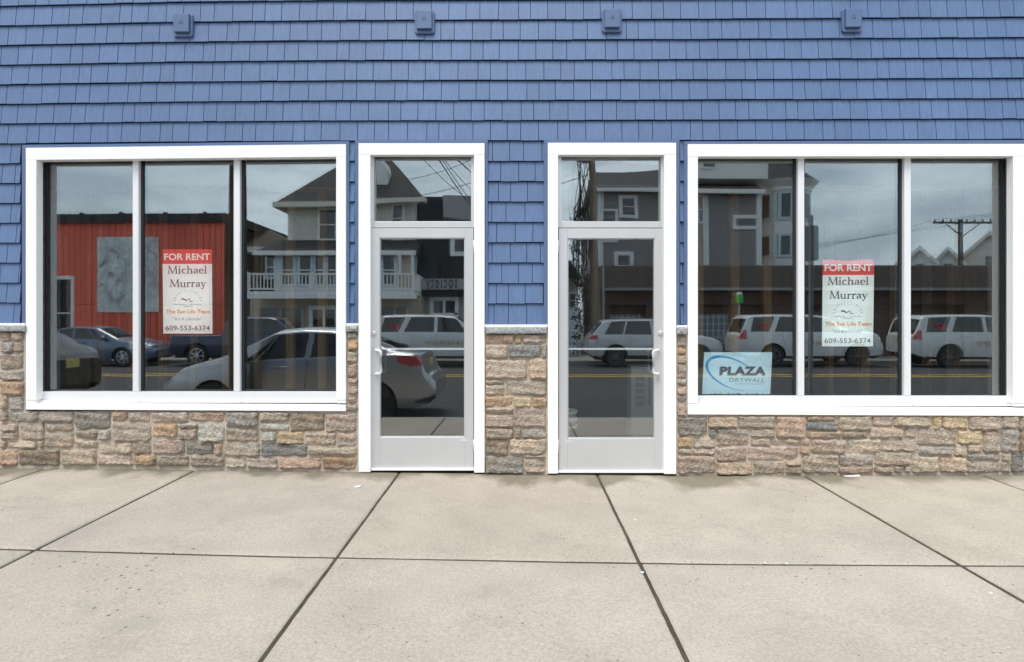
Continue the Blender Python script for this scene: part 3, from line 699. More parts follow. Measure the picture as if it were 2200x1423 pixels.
def lay(lst, sx_, sy_, ox, oy):
    global stn
    stn = MB()
    for q in lst:
        kind = 'o' if q in ORANGE else 'd' if q in DARK else 'p' if q in PALE else 'n'
        j = lambda: srng.uniform(-1.5, 1.5)
        stone(ox + (q[0] + j()) * sx_, oy + (q[1] + j()) * sy_, ox + (q[2] + j()) * sx_, oy + (q[3] + j()) * sy_, kind)
    stn.build('stone_base', M['stone'], shop, smooth=True)
lay(LB, 800 / 2200, 800 / 2200, 0, 850); lay(RB, 800 / 2200, 800 / 2200, 1400, 850)
lay(PB, 0.2532, 0.2532, 1030, 680); lay(LS, 0.2321, 0.2321, 0, 680); lay(SS, 1, 1, 743.5, 699); lay(RS, 0.246, 0.246, 1440, 680)
# the courses carry on past both ends of the picture
for (a, b, ytop) in ((-420, -4, 714), (2208, 2640, 714)):
    y = ytop; stn = MB()
    while y < 1004:
        hgt = srng.uniform(18, 42); y2 = min(y + hgt, 1012); x = a
        while x < b:
            wd_ = min(srng.uniform(30, 85), b - x)
            if wd_ > 6: stone(x + 1, y + 1, x + wd_ - 1, y2 - 1, srng.choice('nnnnod'))
            x += wd_
        y = y2
    stn.build('stone_base', M['stone'], shop, smooth=True)
mo = MB(); yb = -0.019
for (a, b, y0, y1) in ((-430, 54.5, 700, 884), (-430, 769.5, 884.3, 1030), (743.5, 769.5, 700, 884), (1041.5, 1176.5, 700, 1030), (1453.5, 1477.5, 700, 892), (1453.5, 2650, 892.3, 1030), (2204, 2650, 700, 892)):
    rect_px(mo, a, b, y0, y1, yb, -0.0005)
mo.build('mortar', M['mortar'], shop)
def capstone(p0, p1, y0, y1, d=0.075):
    x0, z1 = W(p0, y0, -d); x1, z0 = W(p1, y1, -d)
    m = MB(); nx = max(6, int((x1 - x0) / 0.015)); rows = [(-0.001, 1), (-d * 0.8, 1.0), (-d, 0.86), (-d * 1.02, 0.5), (-d * 0.98, 0.15), (-d * 0.9, 0), (-0.001, 0)]
    vs = []; fs = []
    for i in range(nx + 1):
        x = x0 + (x1 - x0) * i / nx
        for (yy, t) in rows:
            jit = srng.uniform(-0.004, 0.004) if -yy > d * 0.5 else 0
            vs.append((x, yy + jit, z0 + (z1 - z0) * t + jit * 0.5))
    n = len(rows)
    for i in range(nx):
        for k in range(n - 1): fs.append((i * n + k, i * n + k + 1, (i + 1) * n + k + 1, (i + 1) * n + k))
    fs.append(tuple(range(n))); fs.append(tuple(reversed(range(nx * n, nx * n + n))))
    m.add(vs, fs); m.build('cap_stone', M['cap'], shop)
capstone(1043, 1174, 703, 717); capstone(-430, -2, 700, 712); capstone(0, 52.5, 700, 712); capstone(742, 767, 700, 712.5); capstone(1455.5, 1476.5, 705, 718); capstone(2207, 2650, 702, 716)
for (a, b, y0, y1) in ((-430, 53, 694.5, 699.5), (744, 769, 695, 699.7), (1041.5, 1176.5, 697.5, 702.5), (1454, 1477, 699, 704), (2205, 2650, 697, 702)): fl = MB(); rect_px(fl, a, b, y0, y1, -0.045, -0.001); fl.build('flashing', M['white'], shop)

# ---------------------------------------------------------------- signs and things behind the glass
def sign_sheet(tl, tr, br, bl_, yb, name, label, group=None, wrinkle=0.0, kind='rent'):
    (x0, z1), (x1, _) = W(*tl, yb), W(*tr, yb); (xb0, z0), (xb1, _) = W(*bl_, yb), W(*br, yb)
    t = thing(name, label, 'sign', ((x0 + x1) / 2, yb, (z0 + z1) / 2), 0, group)
    cx, cz = (x0 + x1) / 2, (z0 + z1) / 2
    def P(u, v, lift=0.0):      # u,v in 0..1 from bottom left
        x = (xb0 + (xb1 - xb0) * u) * (1 - v) + (x0 + (x1 - x0) * u) * v; z = z0 + (z1 - z0) * v
        y = 0.004 * sin(3.1 * u + 0.6) * sin(2 * v + 0.3)
        if wrinkle and v > 0.945:
            q = (v - 0.945) / 0.055
            y += wrinkle * q * (0.5 + 0.5 * sin(19 * u) * sin(7 * u + 1) - 0.3 * sin(41 * u)); z += 0.006 * q * sin(9 * u + 0.5) * q
        return (x - cx, y - lift, z - cz)
    def grid(u0, u1, v0, v1, lift, nx=40, ny=24):
        m = MB(); vs = []; fs = []
        for j in range(ny + 1):
            for i in range(nx + 1): vs.append(P(u0 + (u1 - u0) * i / nx, v0 + (v1 - v0) * j / ny, lift))
        for j in range(ny):
            for i in range(nx):
                a = j * (nx + 1) + i; fs.append((a, a + 1, a + nx + 2, a + nx + 1))
        return m.add(vs, fs)
    def txt(name, body, u, v, wu, hv, m, bold=0.0, serif=None):
        vs, fs = text_geo(body, 1.0, bold)
        xa, xb, ya, yb2 = min(p[0] for p in vs), max(p[0] for p in vs), min(p[1] for p in vs), max(p[1] for p in vs)
        mbt = MB(); mbt.add([P(u + wu * ((p[0] - xa) / (xb - xa) - 0.5), v + hv * ((p[1] - ya) / (yb2 - ya) - 0.5), 0.0016) for p in vs], fs)
        return mbt.build(name, m, t)
    return t, P, grid, txt

# simple serif letters drawn as thick and thin strokes (unit: x-height 0.62, cap height 1)
GL_ = {
 'M': (1.15, [((.12,0),(.2,1),.07),((.2,1),(.56,.02),.13),((.56,.02),(.92,1),.06),((.92,1),(1.0,0),.14)], [(.0,.26,0),(.86,1.13,0),(.06,.24,1),(.9,1.06,1)]),
 'i': (.38, [((.19,0),(.19,.62),.13),((.185,.84),(.195,.97),.15)], [(.04,.34,0),(.04,.2,.6)]),
 'c': (.58, [((.5,.52),(.36,.62),.09),((.36,.62),(.18,.56),.1),((.18,.56),(.09,.33),.13),((.09,.33),(.17,.09),.13),((.17,.09),(.35,.0),.1),((.35,0),(.53,.1),.06)], []),
 'h': (.74, [((.18,0),(.18,1),.13),((.18,.46),(.34,.61),.06),((.34,.61),(.52,.58),.1),((.52,.58),(.57,.4),.13),((.57,.4),(.57,0),.13)], [(.04,.32,0),(.43,.71,0),(.04,.18,1)]),
 'a': (.62, [((.12,.52),(.28,.62),.08),((.28,.62),(.44,.55),.1),((.44,.55),(.46,.1),.13),((.46,.1),(.58,.0),.08),((.45,.36),(.2,.3),.06),((.2,.3),(.1,.15),.12),((.1,.15),(.2,.0),.1),((.2,0),(.45,.13),.06)], []),
 'e': (.6, [((.1,.33),(.52,.36),.06),((.52,.36),(.46,.56),.12),((.46,.56),(.3,.62),.08),((.3,.62),(.14,.52),.1),((.14,.52),(.09,.3),.13),((.09,.3),(.18,.07),.13),((.18,.07),(.36,0),.1),((.36,0),(.55,.1),.06)], []),
 'l': (.36, [((.18,0),(.18,1),.13)], [(.03,.33,0),(.03,.18,1)]),
 'u': (.74, [((.16,.62),(.16,.2),.13),((.16,.2),(.22,.02),.12),((.22,.02),(.36,0),.1),((.36,0),(.56,.14),.06),((.56,.62),(.56,0),.13)], [(.02,.2,.6),(.43,.6,.6),(.56,.72,0)]),
 'r': (.52, [((.18,0),(.18,.62),.13),((.18,.42),(.32,.6),.06),((.32,.6),(.47,.56),.14)], [(.03,.35,0),(.04,.18,.6)]),
 'y': (.64, [((.12,.62),(.34,.02),.13),((.56,.62),(.34,.02),.06),((.34,.02),(.22,-.24),.07),((.22,-.24),(.08,-.24),.13)], [(.0,.26,.6),(.46,.66,.6)]),
}
def serif_word(word, P, u, v, wu, hv):
    """wu: width of the word, hv: cap height, in sheet units; v: baseline"""
    tot = sum(GL_[c][0] for c in word); k = wu / tot; x = u - wu / 2
    m = MB()
    def q(a, b, w):
        a = Vector((a[0], a[1])); b = Vector((b[0], b[1])); d = (b - a); n = Vector((-d.y, d.x)).normalized() * w / 2; e = d.normalized() * w * 0.25
        a, b = a - e, b + e
        pts = [a - n, b - n, b + n, a + n]
        m.add([P(x + p.x * k, v + p.y * hv, 0.0017) for p in pts], [(0, 1, 2, 3)])
    for c in word:
        w, st, sf = GL_[c]
        for (a, b, th) in st: q(a, b, th * 1.02)
        for (xa, xb, y) in sf: q((xa, y), (xb, y), 0.06)
        x += w * k
    return m
def rent_sign(tl, tr, br, bl_, label, wrinkle, split):
    t, P, grid, txt = sign_sheet(tl, tr, br, bl_, 0.125, 'rent_sign', label, None, wrinkle)
    grid(0, 1, 0, split, 0).build('sheet', M['paper'], t, smooth=True)
    grid(0, 1, split, 1, 0).build('header', M['signred'], t, smooth=True)
    txt('lettering', 'FOR RENT', 0.5, split + 0.085, 0.93, 0.080, M['paper'], 0.028)
    serif_word('Michael', P, 0.5, split - 0.112, 0.80, 0.088).build('lettering', M['ink'], t)
    serif_word('Murray', P, 0.51, split - 0.272, 0.74, 0.085).build('lettering', M['ink'], t)
    g = MB()
    def q(pts, w):
        for a, b in zip(pts[:-1], pts[1:]):
            a = Vector(a); b = Vector(b); d = b - a; n = Vector((-d.y, d.x)).normalized() * w / 2
            g.add([P(p.x, p.y, 0.0017) for p in (a - n, b - n, b + n, a + n)], [(0, 1, 2, 3)])
    cy = 0.375
    for i in range(13):
        a = radians(8 + i * 164 / 12); r0, r1 = 0.25, 0.285 + 0.012 * (i % 2)
        q([(0.5 + r0 * cos(a), cy + 0.5 * r0 * sin(a)), (0.5 + r1 * cos(a), cy + 0.5 * r1 * sin(a))], 0.007)
    for (ox, oy, w) in ((0.34, 0.345, 0.24), (0.66, 0.345, 0.24), (0.5, 0.325, 0.2)):
        q([(ox + w * (i / 12 - 0.5), oy + 0.006 * sin(i * 1.5)) for i in range(13)], 0.006)
    g.build('sun_emblem', M['inkgrey'], t)
    g = MB()
    q([(0.37, 0.408), (0.41, 0.412), (0.45, 0.402), (0.475, 0.388)], 0.016); q([(0.475, 0.388), (0.51, 0.408), (0.56, 0.410)], 0.008)
    q([(0.53, 0.386), (0.56, 0.386), (0.58, 0.378)], 0.009); q([(0.58, 0.378), (0.61, 0.388)], 0.006)
    g.build('gull_emblem', M['ink'], t)
    txt('lettering', 'The Sun Life Team', 0.51, 0.262, 0.90, 0.046, M['orange'], 0.02)
    txt('lettering', '"It\'s A Lifestyle"', 0.5, 0.170, 0.58, 0.046, M['inkgrey'], 0.0)
    txt('lettering', '609-553-6374', 0.5, 0.066, 0.90, 0.058, M['ink'], 0.004)
    return t
rent_sign((348.5, 536), (455.5, 536), (456.5, 716.5), (350.5, 717), 'smooth red and white FOR RENT paper sign inside the left window', 0.0, 0.826)
rent_sign((1768, 559), (1878, 561), (1875.5, 743.5), (1766, 744.5), 'red and white FOR RENT paper sign with a crumpled top edge inside the right window', 0.022, 0.826)
# drywall board sign standing on the sill
t, P, grid, txt = sign_sheet((1513, 757), (1659, 757), (1653.5, 866), (1507.5, 866), 0.13, 'company_sign', 'pale board sign reading PLAZA DRYWALL on the right window sill')
grid(0, 1, 0, 1, 0).build('board', M['bluepaper'], t, smooth=True)
def SP(px, py): return ((px - 1513 + (py - 757) * 0.05) / 146, 1 - (py - 757) / 109)
mzz = 180 / 1970
def zp(x, y): return SP(1495 + x * mzz, 740 + y * mzz)
m = MB(); cen = (860, 690); ang = radians(24); ell = []
for i in range(49):
    a = radians(-38 - i * 274 / 48)      # from upper right, over the top left, down to the lower right
    ex, ey = 640 * cos(a), 330 * sin(a)
    wdt = 4 + 62 * max(0, sin(pi * min(1, max(0, (i / 48) ** 0.95)))) ** 1.5
    X = cen[0] + ex * cos(ang) - ey * sin(ang); Y = cen[1] + ex * sin(ang) + ey * cos(ang)
    nx_, ny_ = (ex / 640 ** 2), (ey / 330 ** 2); l_ = sqrt(nx_ ** 2 + ny_ ** 2); nx_, ny_ = nx_ / l_, ny_ / l_
    N_ = (nx_ * cos(ang) - ny_ * sin(ang), nx_ * sin(ang) + ny_ * cos(ang))
    ell.append(((X - N_[0] * wdt / 2, Y - N_[1] * wdt / 2), (X + N_[0] * wdt / 2, Y + N_[1] * wdt / 2)))
vs = []; fs = []
for (a, b) in ell: vs += [P(*zp(*a), 0.0017), P(*zp(*b), 0.0017)]
for i in range(len(ell) - 1): fs.append((2 * i, 2 * i + 1, 2 * i + 3, 2 * i + 2))
m.add(vs, fs).build('swoosh', M['cyan'], t)
def tz_(name, body, x0, x1, y0, y1, mm, bold, lift=0.0018):
    a = zp(x0, y1); b = zp(x1, y0); vs, fs = text_geo(body, 1.0, bold, 1.12)
    xa, xb, ya, yb2 = min(p[0] for p in vs), max(p[0] for p in vs), min(p[1] for p in vs), max(p[1] for p in vs)
    mbt = MB(); mbt.add([P(a[0] + (b[0] - a[0]) * (p[0] - xa) / (xb - xa), a[1] + (b[1] - a[1]) * (p[1] - ya) / (yb2 - ya), lift) for p in vs], fs); return mbt.build(name, mm, t)
tz_('lettering', 'PLAZA', 545, 1630, 535, 742, M['inkgrey'], 0.045, 0.0016)
tz_('lettering', 'PLAZA', 570, 1650, 520, 722, M['ink'], 0.045, 0.0022)
tz_('lettering', 'DRYWALL', 790, 1625, 790, 885, M['inkgrey'], 0.014)
tz_('lettering', 'INTERIOR FINISHING', 930, 1610, 912, 945, M['inkgrey'], 0.0)
tz_('lettering', '609-517-0124', 290, 1600, 1150, 1330, M['ink'], 0.014)

# framing timber seen dimly through the panes
for k, (x0, x1) in enumerate(((-6.2, -2.15), (1.85, 6.4))):
    t = thing('stud_wall', ('open stud framing of brown timber seen dimly through the left window', 'open stud framing of brown timber with plywood seen dimly through the right window')[k], 'stud wall', ((x0 + x1) / 2, 2.3, -0.04))
    c = (x0 + x1) / 2
    m = MB(); m.box(x0 - c, x1 - c, -0.05, 0.05, 0, 0.04); m.box(x0 - c, x1 - c, -0.05, 0.05, 3.02, 3.06); m.build('plate', M['stud'], t)
    x = x0
    while x < x1:
        m = MB(); m.box(x - c, x - c + 0.06 + 0.04 * (rnd.random() < 0.3), -0.048, 0.048, 0.041, 3.019); m.build('stud', M['stud'], t)
        x += 0.406
    m = MB()
    if k: m.box(1.30, 1.85, 0.052, 0.066, 0.05, 3.0)
    else: m.box(-1.72, -1.35, 0.052, 0.066, 0.05, 3.0)
    m.build('plywood_sheet', M['ply'], t)
# buckets, carton and plank behind the right door
x, z = W(1207, 905, 0.5)
t = thing('bucket_stack', 'stack of nested white plastic buckets just inside the right glass door', 'buckets', (x, 0.5, -0.045))
for k in range(3):
    m = MB(); m.lathe([(0.12, 0), (0.142, 0.34), (0.15, 0.342), (0.15, 0.37), (0.143, 0.371), (0.138, 0.36)], 28, 'z', (0, 0, 0.07 * k)); m.build('bucket', M['bucket'], t, smooth=True)
x, z = W(1392, 830, 1.6)
t = thing('carton', 'pale printed carton standing inside the right glass door', 'box', (x, 1.6, -0.045))
m = MB(); m.box(-0.22, 0.26, -0.15, 0.15, 0, 0.86); m.build('carton', M['card'], t, bevel=0.004)
m = MB()
for i in range(5): m.box(-0.17, -0.07, -0.153, -0.1505, 0.42 + i * 0.07, 0.47 + i * 0.07)
m.box(-0.03, 0.0, -0.153, -0.1505, 0.42, 0.74); m.build('print', M['inkgrey'], t)
xx, _ = W(1395, 900, 0.9)
m = MB(); m.hexa([(xx - 0.5, 1.45, -0.04), (xx - 0.4, 1.4, -0.04), (xx + 0.3, 0.55, -0.04), (xx + 0.2, 0.5, -0.04), (xx - 0.5, 1.45, 0.0), (xx - 0.4, 1.4, 0.0), (xx + 0.3, 0.55, 0.0), (xx + 0.2, 0.5, 0.0)])
tag(m.build('plank', M['stud']), 'short brown plank lying on the floor inside the right glass door', 'plank')
# scraps on the pavement
def scrap(px, py, d, w, h, label, flat=True):
    x, _ = W(px, py, -d); z = zs(x, -d)
    m = MB()
    if flat: m.hexa([(x - w, -d - 0.03, z + 0.002), (x + w, -d - 0.02, z + 0.002), (x + w, -d + 0.02, z + 0.002), (x - w, -d + 0.015, z + 0.002), (x - w, -d - 0.03, z + 0.004), (x + w, -d - 0.02, z + 0.006), (x + w, -d + 0.02, z + 0.012), (x - w, -d + 0.015, z + 0.004)])
    else:
        m.box(x - w, x + w, -d - 0.02, -d + 0.02, z + 0.001, z + h); m.box(x - w - 0.003, x + w + 0.003, -d - 0.023, -d + 0.023, z + h + 0.0005, z + h + 0.012)
    tag(m.build('paper_scrap' if flat else 'plastic_tub', M['scrap']), label, 'litter')
scrap(1830, 1020, 0.06, 0.07, 0.01, 'thin white paper strip lying against the foot of the right stone wall')
scrap(768, 1044, 0.46, 0.026, 0.01, 'small pale paper scrap lying on the pavement left of the left door')
for i, (px, py, d, lab) in enumerate(((1365, 1119, 1.2, 'tiny white chip on the slab below the right door'), (1380, 1228, 2.0, 'tiny white chip in the joint crossing below the right door'), (1643, 1207, 1.87, 'left one of two tiny white chips in the long pavement joint'), (1690, 1208, 1.87, 'right one of two tiny white chips in the long pavement joint'), (2128, 1268, 2.2, 'tiny white chip in the rightmost slanting pavement joint'))):
    k = (HCAM + 0.05) * FPX / (py - HOR); x = W(px, py, k - DCAM)[0]; y = k - DCAM
    m = MB(); z = zs(x, y); m.lathe([(0.009, 0.0), (0.010, 0.004), (0.0, 0.006)], 7, 'z', (x, y, z)); tag(m.build('stone_chip', M['scrap']), lab, 'litter', 'white chips on the pavement')

# ================================================================ VEHICLES
def car(name, label, cat, loc, rz, P, group=None):
    t = thing(name, label, cat, loc, rz, group)
    L, H, Wd = P['L'], P['H'], P['W']
    st = P.get('step', 0.03)
    xs = np.concatenate([[0, 0.006, 0.018, 0.035, 0.06], np.arange(0.09, L - 0.09, st), [L - 0.06, L - 0.035, L - 0.018, L - 0.006, L]])
    def prof(pts, sm=0.10):
        px_, pz_ = zip(*pts); f = np.arange(-0.5, L + 0.5, 0.01); g = np.interp(f, px_, pz_)
        k = int(sm / 0.01) | 1
        if k > 1: g = np.convolve(np.pad(g, k // 2, 'edge'), np.ones(k) / k, 'valid')
        return lambda x: np.interp(x, f, g)
    top = prof(P['top'], P.get('smooth', 0.12)); belt = prof(P['belt'], 0.2); sill = prof(P['sill'], 0.06)
    def hw(x):
        e0, e1 = P.get('er', 0.45), P.get('ef', 0.9)
        k = 1.0
        if x < e0: k = 1 - 0.20 * ((e0 - x) / e0) ** 2.6
        if x > L - e1: k = 1 - 0.26 * ((x - L + e1) / e1) ** 2.4
        return Wd * k
    ar, az = P['arch'], P['wr']
    R1, R2, R3 = P.get('rows', 12), 18, 6          # rows: lower side, glass side, half roof
    rows = []
    info = []
    for x in xs:
        zb = float(sill(x))
        for wx in P['wheels']:
            q = ar * ar - (x - wx) ** 2
            if q > 0: zb = max(zb, az + sqrt(q))
        zt = float(top(x)); zl = min(float(belt(x)), zt - 0.035); w = hw(x)
        zb = min(zb, zl - 0.08)
        endk = min(1, min(x, L - x) / 0.05) ; er = 0.025 * (1 - endk)
        row = []
        for j in range(R1 + 1):
            v = j / R1; z = zb + (zl - zb) * v
            zz = (z - sill(x)) / max(0.1, zl - sill(x))
            bul = 0.925 + 0.075 * sin(pi * min(1, 0.18 + 0.62 * zz)) - 0.03 * max(0, zz - 0.8) * 5 * 0.5
            row.append((x, w * bul, z))
        yl = row[-1][1]
        gh = zt - zl
        re = min(0.07, gh * 0.5)
        ze = zt - re
        ye = yl - 0.02 - P.get('tumble', 0.27) * (ze - zl) - min(0.10, 0.35 * gh) * (0.3 if gh > 0.15 else 1)
        for j in range(1, R2 + 1):
            v = j / R2; row.append((x, yl + (ye - yl) * (v ** 0.9), zl + (ze - zl) * v))
        for j in range(1, R3 + 1):
            v = j / R3; row.append((x, ye * (1 - v), ze + re * sin(pi / 2 * min(1, v * 1.5))))
        rows.append(row); info.append((zb, zl, ze, zt, gh))
    nr = R1 + R2 + R3 + 1
    parts = {}
    vsL = [p for r in rows for p in r]; vsR = [(p[0], -p[1], p[2]) for p in vsL]
    def cls(i, j):
        x = (xs[i] + xs[i + 1]) / 2; zb, zl, ze, zt, gh = info[i]
        v = vsL[i * nr + j]; z = (vsL[i * nr + j][2] + vsL[i * nr + j + 1][2]) / 2; y = (vsL[i * nr + j][1] + vsL[i * nr + j + 1][1]) / 2
        for (nm, a, b, c, d) in P['patch']:
            if a <= x <= b and c(x) <= z <= d(x) and j < R1 + R2: return nm
        if R1 <= j < R1 + R2 and gh > 0.16:
            k = (z - zl) / (ze - zl)
            a, b = P['win']
            lo = a[0] + (a[1] - a[0]) * k; hi = b[0] + (b[1] - b[0]) * k
            if 0.06 < k < 0.93 and lo < x < hi and not any(p0 + (p1 - p0) * k - hwid < x < p0 + (p1 - p0) * k + hwid for (p0, p1, hwid) in P['pill']): return 'window'
        if j >= R1 + R2:
            for (a, b) in P['screens']:
                if a < x < b and j >= R1 + R2 + 1: return 'windscreen' if a > L / 2 else 'rear_window'
        return 'body'
    n = len(xs)
    for i in range(n - 1):
        for j in range(nr - 1):
            c = cls(i, j); a = i * nr + j
            parts.setdefault(c, []).append((a, a + nr, a + nr + 1, a + 1))
    nv = len(vsL)
    mats = dict(body=P['paint'], window=M['carglass'], windscreen=M['carglass'], tail_light=M['redlamp'], headlight=M['clearlamp'], trim=M['plastic'], rear_trim=M['plastic'], rear_window=M['carglass'])
    bodyo = None
    for nm, fs in sorted(parts.items()):
        sides = (('L', 1), ('R', -1))
        if nm in ('tail_light', 'headlight', 'window', 'trim'):
            for s, sg in sides:
                used = sorted({q for f in fs for q in f}); mp_ = {q: k for k, q in enumerate(used)}
                src = vsL if sg == 1 else vsR
                ff = [tuple(mp_[q] for q in f) for f in fs]
                if sg == 1: ff = [tuple(reversed(f)) for f in ff]
                m = MB(); m.add([src[q] for q in used], ff); m.build(nm, mats[nm], t, smooth=True)
        else:
            m = MB()
            used = sorted({q for f in fs for q in f}); mp_ = {q: k for k, q in enumerate(used)}
            m.add([vsL[q] for q in used], [tuple(reversed([mp_[q] for q in f])) for f in fs]); m.add([vsR[q] for q in used], [tuple(mp_[q] for q in f) for f in fs])
            if nm == 'body':
                for e in (0, n - 1):
                    ring = [vsL[e * nr + k] for k in range(nr)] + [vsR[e * nr + k] for k in reversed(range(nr - 1))]
                    f = tuple(range(len(ring))); m.add(ring, [f if e == 0 else tuple(reversed(f))])
            o = m.build(nm, mats[nm], t, smooth=True)
            if nm == 'body':
                bodyo = o
    m = MB(); m.box(0.25, L - 0.3, -Wd * 0.80, Wd * 0.80, P['wr'] * 0.75, float(belt(L / 2)) * 0.78); m.build('underbody', M['dark'], t)
    for wx in P['wheels']:
        for sg in (1, -1):
            yo = (Wd - 0.035) * sg; R_ = P['wr']
            m = MB(); pr = [(R_ * 0.66, -0.10), (R_ * 0.93, -0.11), (R_, -0.085), (R_, 0.085), (R_ * 0.93, 0.11), (R_ * 0.68, 0.10), (R_ * 0.66, 0.04)]
            m.lathe(pr, 36, 'y', (wx, yo - 0.10 * sg, R_), close=True)
            w = m.build('wheel', M['rubber'], t, smooth=True)
            m = MB(); f0 = yo - 0.10 * sg + 0.085 * sg
            m.lathe([(R_ * 0.68, 0.0), (R_ * 0.70, 0.012 * sg), (R_ * 0.62, 0.014 * sg), (R_ * 0.60, -0.03 * sg)], 36, 'y', (wx, f0, R_), close=False)
            m.lathe([(R_ * 0.16, -0.02 * sg), (R_ * 0.15, 0.012 * sg), (0.0, 0.014 * sg)], 16, 'y', (wx, f0, R_), close=False)
            ns = P.get('spokes', 10)
            for k in range(ns):
                a = 2 * pi * k / ns + (0.09 if k % 2 else -0.09); a2 = 2 * pi * k / ns
                e = Vector((cos(a), 0, sin(a))); r0 = Vector((cos(a2), 0, sin(a2))) * R_ * 0.12; r1 = e * R_ * 0.63; nrm = Vector((-sin(a), 0, cos(a))) * R_ * 0.05
                c0 = Vector((wx, f0, R_)); d = Vector((0, 0.008 * sg, 0)); d2 = Vector((0, -0.02 * sg, 0))
                m.add([c0 + r0 - nrm + d, c0 + r1 - nrm * 0.8, c0 + r1 + nrm * 0.8, c0 + r0 + nrm + d, c0 + r0 - nrm + d2, c0 + r1 - nrm + d2, c0 + r1 + nrm + d2, c0 + r0 + nrm + d2], [(0, 1, 2, 3), (4, 7, 6, 5), (0, 4, 5, 1), (1, 5, 6, 2), (2, 6, 7, 3), (3, 7, 4, 0)])
            m.build('rim', P.get('rimmat', M['rim']), w)
    def side_y(x, z):
        i = int(np.argmin(abs(xs - x))); r = rows[i]
        return float(np.interp(z, [p[2] for p in r[:R1 + R2 + 1]], [p[1] for p in r[:R1 + R2 + 1]]))
    for sg in (1, -1):
        for hx in P.get('handles', []):
            z = float(belt(hx)) - 0.11; y = side_y(hx, z); m = MB()
            m.tube([(hx - 0.10, sg * (y - 0.005), z), (hx - 0.08, sg * (y + 0.028), z + 0.003), (hx + 0.07, sg * (y + 0.028), z + 0.003), (hx + 0.10, sg * (y - 0.005), z)], 0.013, 8); m.build('door_handle', P['paint'], t, smooth=True)
        if 'mirror' in P:
            x = P['mirror']; z = float(belt(x)) + 0.09; y = side_y(x, z - 0.05)
            m = MB(); m.lathe([(0.02, -0.10), (0.075, -0.085), (0.085, 0.02), (0.05, 0.10), (0.01, 0.11)], 14, 'y', (x, sg * (y + 0.12), z), True); m.box(x - 0.02, x + 0.03, sg * (y - 0.02), sg * (y + 0.08), z - 0.07, z - 0.03); m.build('mirror', P['paint'], t, smooth=True)
        m = MB()
        for (dx0, dx1) in P.get('seams', []):
            pts = [(dx0 + (dx1 - dx0) * k / 10, sg * (side_y(dx0 + (dx1 - dx0) * k / 10, z_) + 0.0015), z_) for k, z_ in enumerate(np.linspace(P['sillz'] + 0.12, float(belt(dx1)) - 0.01, 11))]
            m.tube(pts, 0.004, 5)
        if m.v: m.build('door_seam', M['dark'], t)
    if 'plate' in P:
        x, z = P['plate']; m = MB(); m.box(x - 0.012, x + 0.012, -0.155, 0.155, z - 0.075, z + 0.075); m.build('number_plate', M['plate'], t, bevel=0.004)
    return t, side_y

c_ = lambda v: (lambda x: v)
SEDAN = dict(L=4.42, H=1.47, W=0.86, step=0.018, smooth=0.09, rows=30, er=0.55, ef=1.0,
    top=[(0, 0.60), (0.05, 0.70), (0.15, 0.78), (0.22, 1.02), (0.28, 1.09), (0.6, 1.12), (1.38, 1.425), (1.7, 1.465), (2.15, 1.475), (2.6, 1.43), (3.42, 1.03), (4.0, 0.87), (4.25, 0.76), (4.42, 0.58)],
    belt=[(0, 0.58), (0.12, 0.74), (0.25, 1.02), (0.6, 1.05), (1.5, 1.0), (3.3, 0.91), (4.0, 0.80), (4.42, 0.5)],
    sill=[(0, 0.36), (0.12, 0.27), (0.4, 0.22), (3.9, 0.20), (4.2, 0.22), (4.42, 0.32)],
    wheels=[0.93, 3.50], arch=0.345, wr=0.305, sillz=0.22, win=((0.72, 1.28), (3.16, 2.50)), pill=[(1.12, 1.46, 0.02), (2.02, 1.98, 0.045), (2.86, 2.5, 0.018)],
    screens=[(0.58, 1.28), (2.68, 3.36)], handles=[1.42, 2.42], mirror=3.0, seams=[(1.42, 1.3), (2.06, 2.0), (3.1, 2.98)], paint=M['silver'], plate=(0.17, 0.88),
    patch=[('tail_light', 0.17, 0.60, lambda x: 0.955 - 0.09 * sqrt(max(0, 1 - ((x - 0.30) / 0.30) ** 2)) + 0.06 * (x - .2), lambda x: 0.955 + 0.075 * sqrt(max(0, 1 - ((x - 0.32) / 0.30) ** 2)) + 0.06 * (x - .2)), ('headlight', 3.72, 4.3, lambda x: 0.60 + 0.1 * (x - 3.7), lambda x: 0.82 - 0.17 * (x - 3.7)), ('trim', 0.0, 0.3, c_(0.3), lambda x: 0.42 - 0.3 * x)], spokes=8)
SUV = dict(L=5.18, H=1.90, W=1.0, step=0.02, smooth=0.07, er=0.35, ef=0.8, tumble=0.20,
    top=[(0, 1.12), (0.05, 1.20), (0.30, 1.80), (0.42, 1.86), (1.2, 1.89), (2.6, 1.885), (3.10, 1.83), (3.82, 1.35), (4.80, 1.27), (5.06, 1.18), (5.14, 1.02), (5.18, 0.85)],
    belt=[(0, 1.02), (0.2, 1.22), (2.0, 1.22), (3.9, 1.21), (4.8, 1.17), (5.18, 0.8)],
    sill=[(0, 0.50), (0.2, 0.40), (0.5, 0.32), (4.6, 0.32), (5.0, 0.36), (5.18, 0.45)],
    wheels=[1.16, 4.10], arch=0.46, wr=0.39, sillz=0.36, win=((0.34, 0.52), (3.70, 3.18)), pill=[(1.12, 1.40, 0.10), (2.42, 2.42, 0.06)],
    screens=[(0.06, 0.28), (3.16, 3.80)], handles=[1.72, 2.75], mirror=3.62, seams=[(1.62, 1.5), (2.46, 2.42), (3.62, 3.62)], paint=M['carwhite'], plate=(0.0, 0.95),
    patch=[('tail_light', 0, 0.20, c_(0.98), c_(1.30)), ('headlight', 4.85, 5.2, c_(0.85), c_(1.02)), ('trim', 0, 5.2, c_(0.0), c_(0.40))], spokes=6, rimmat=M['darkrim'])
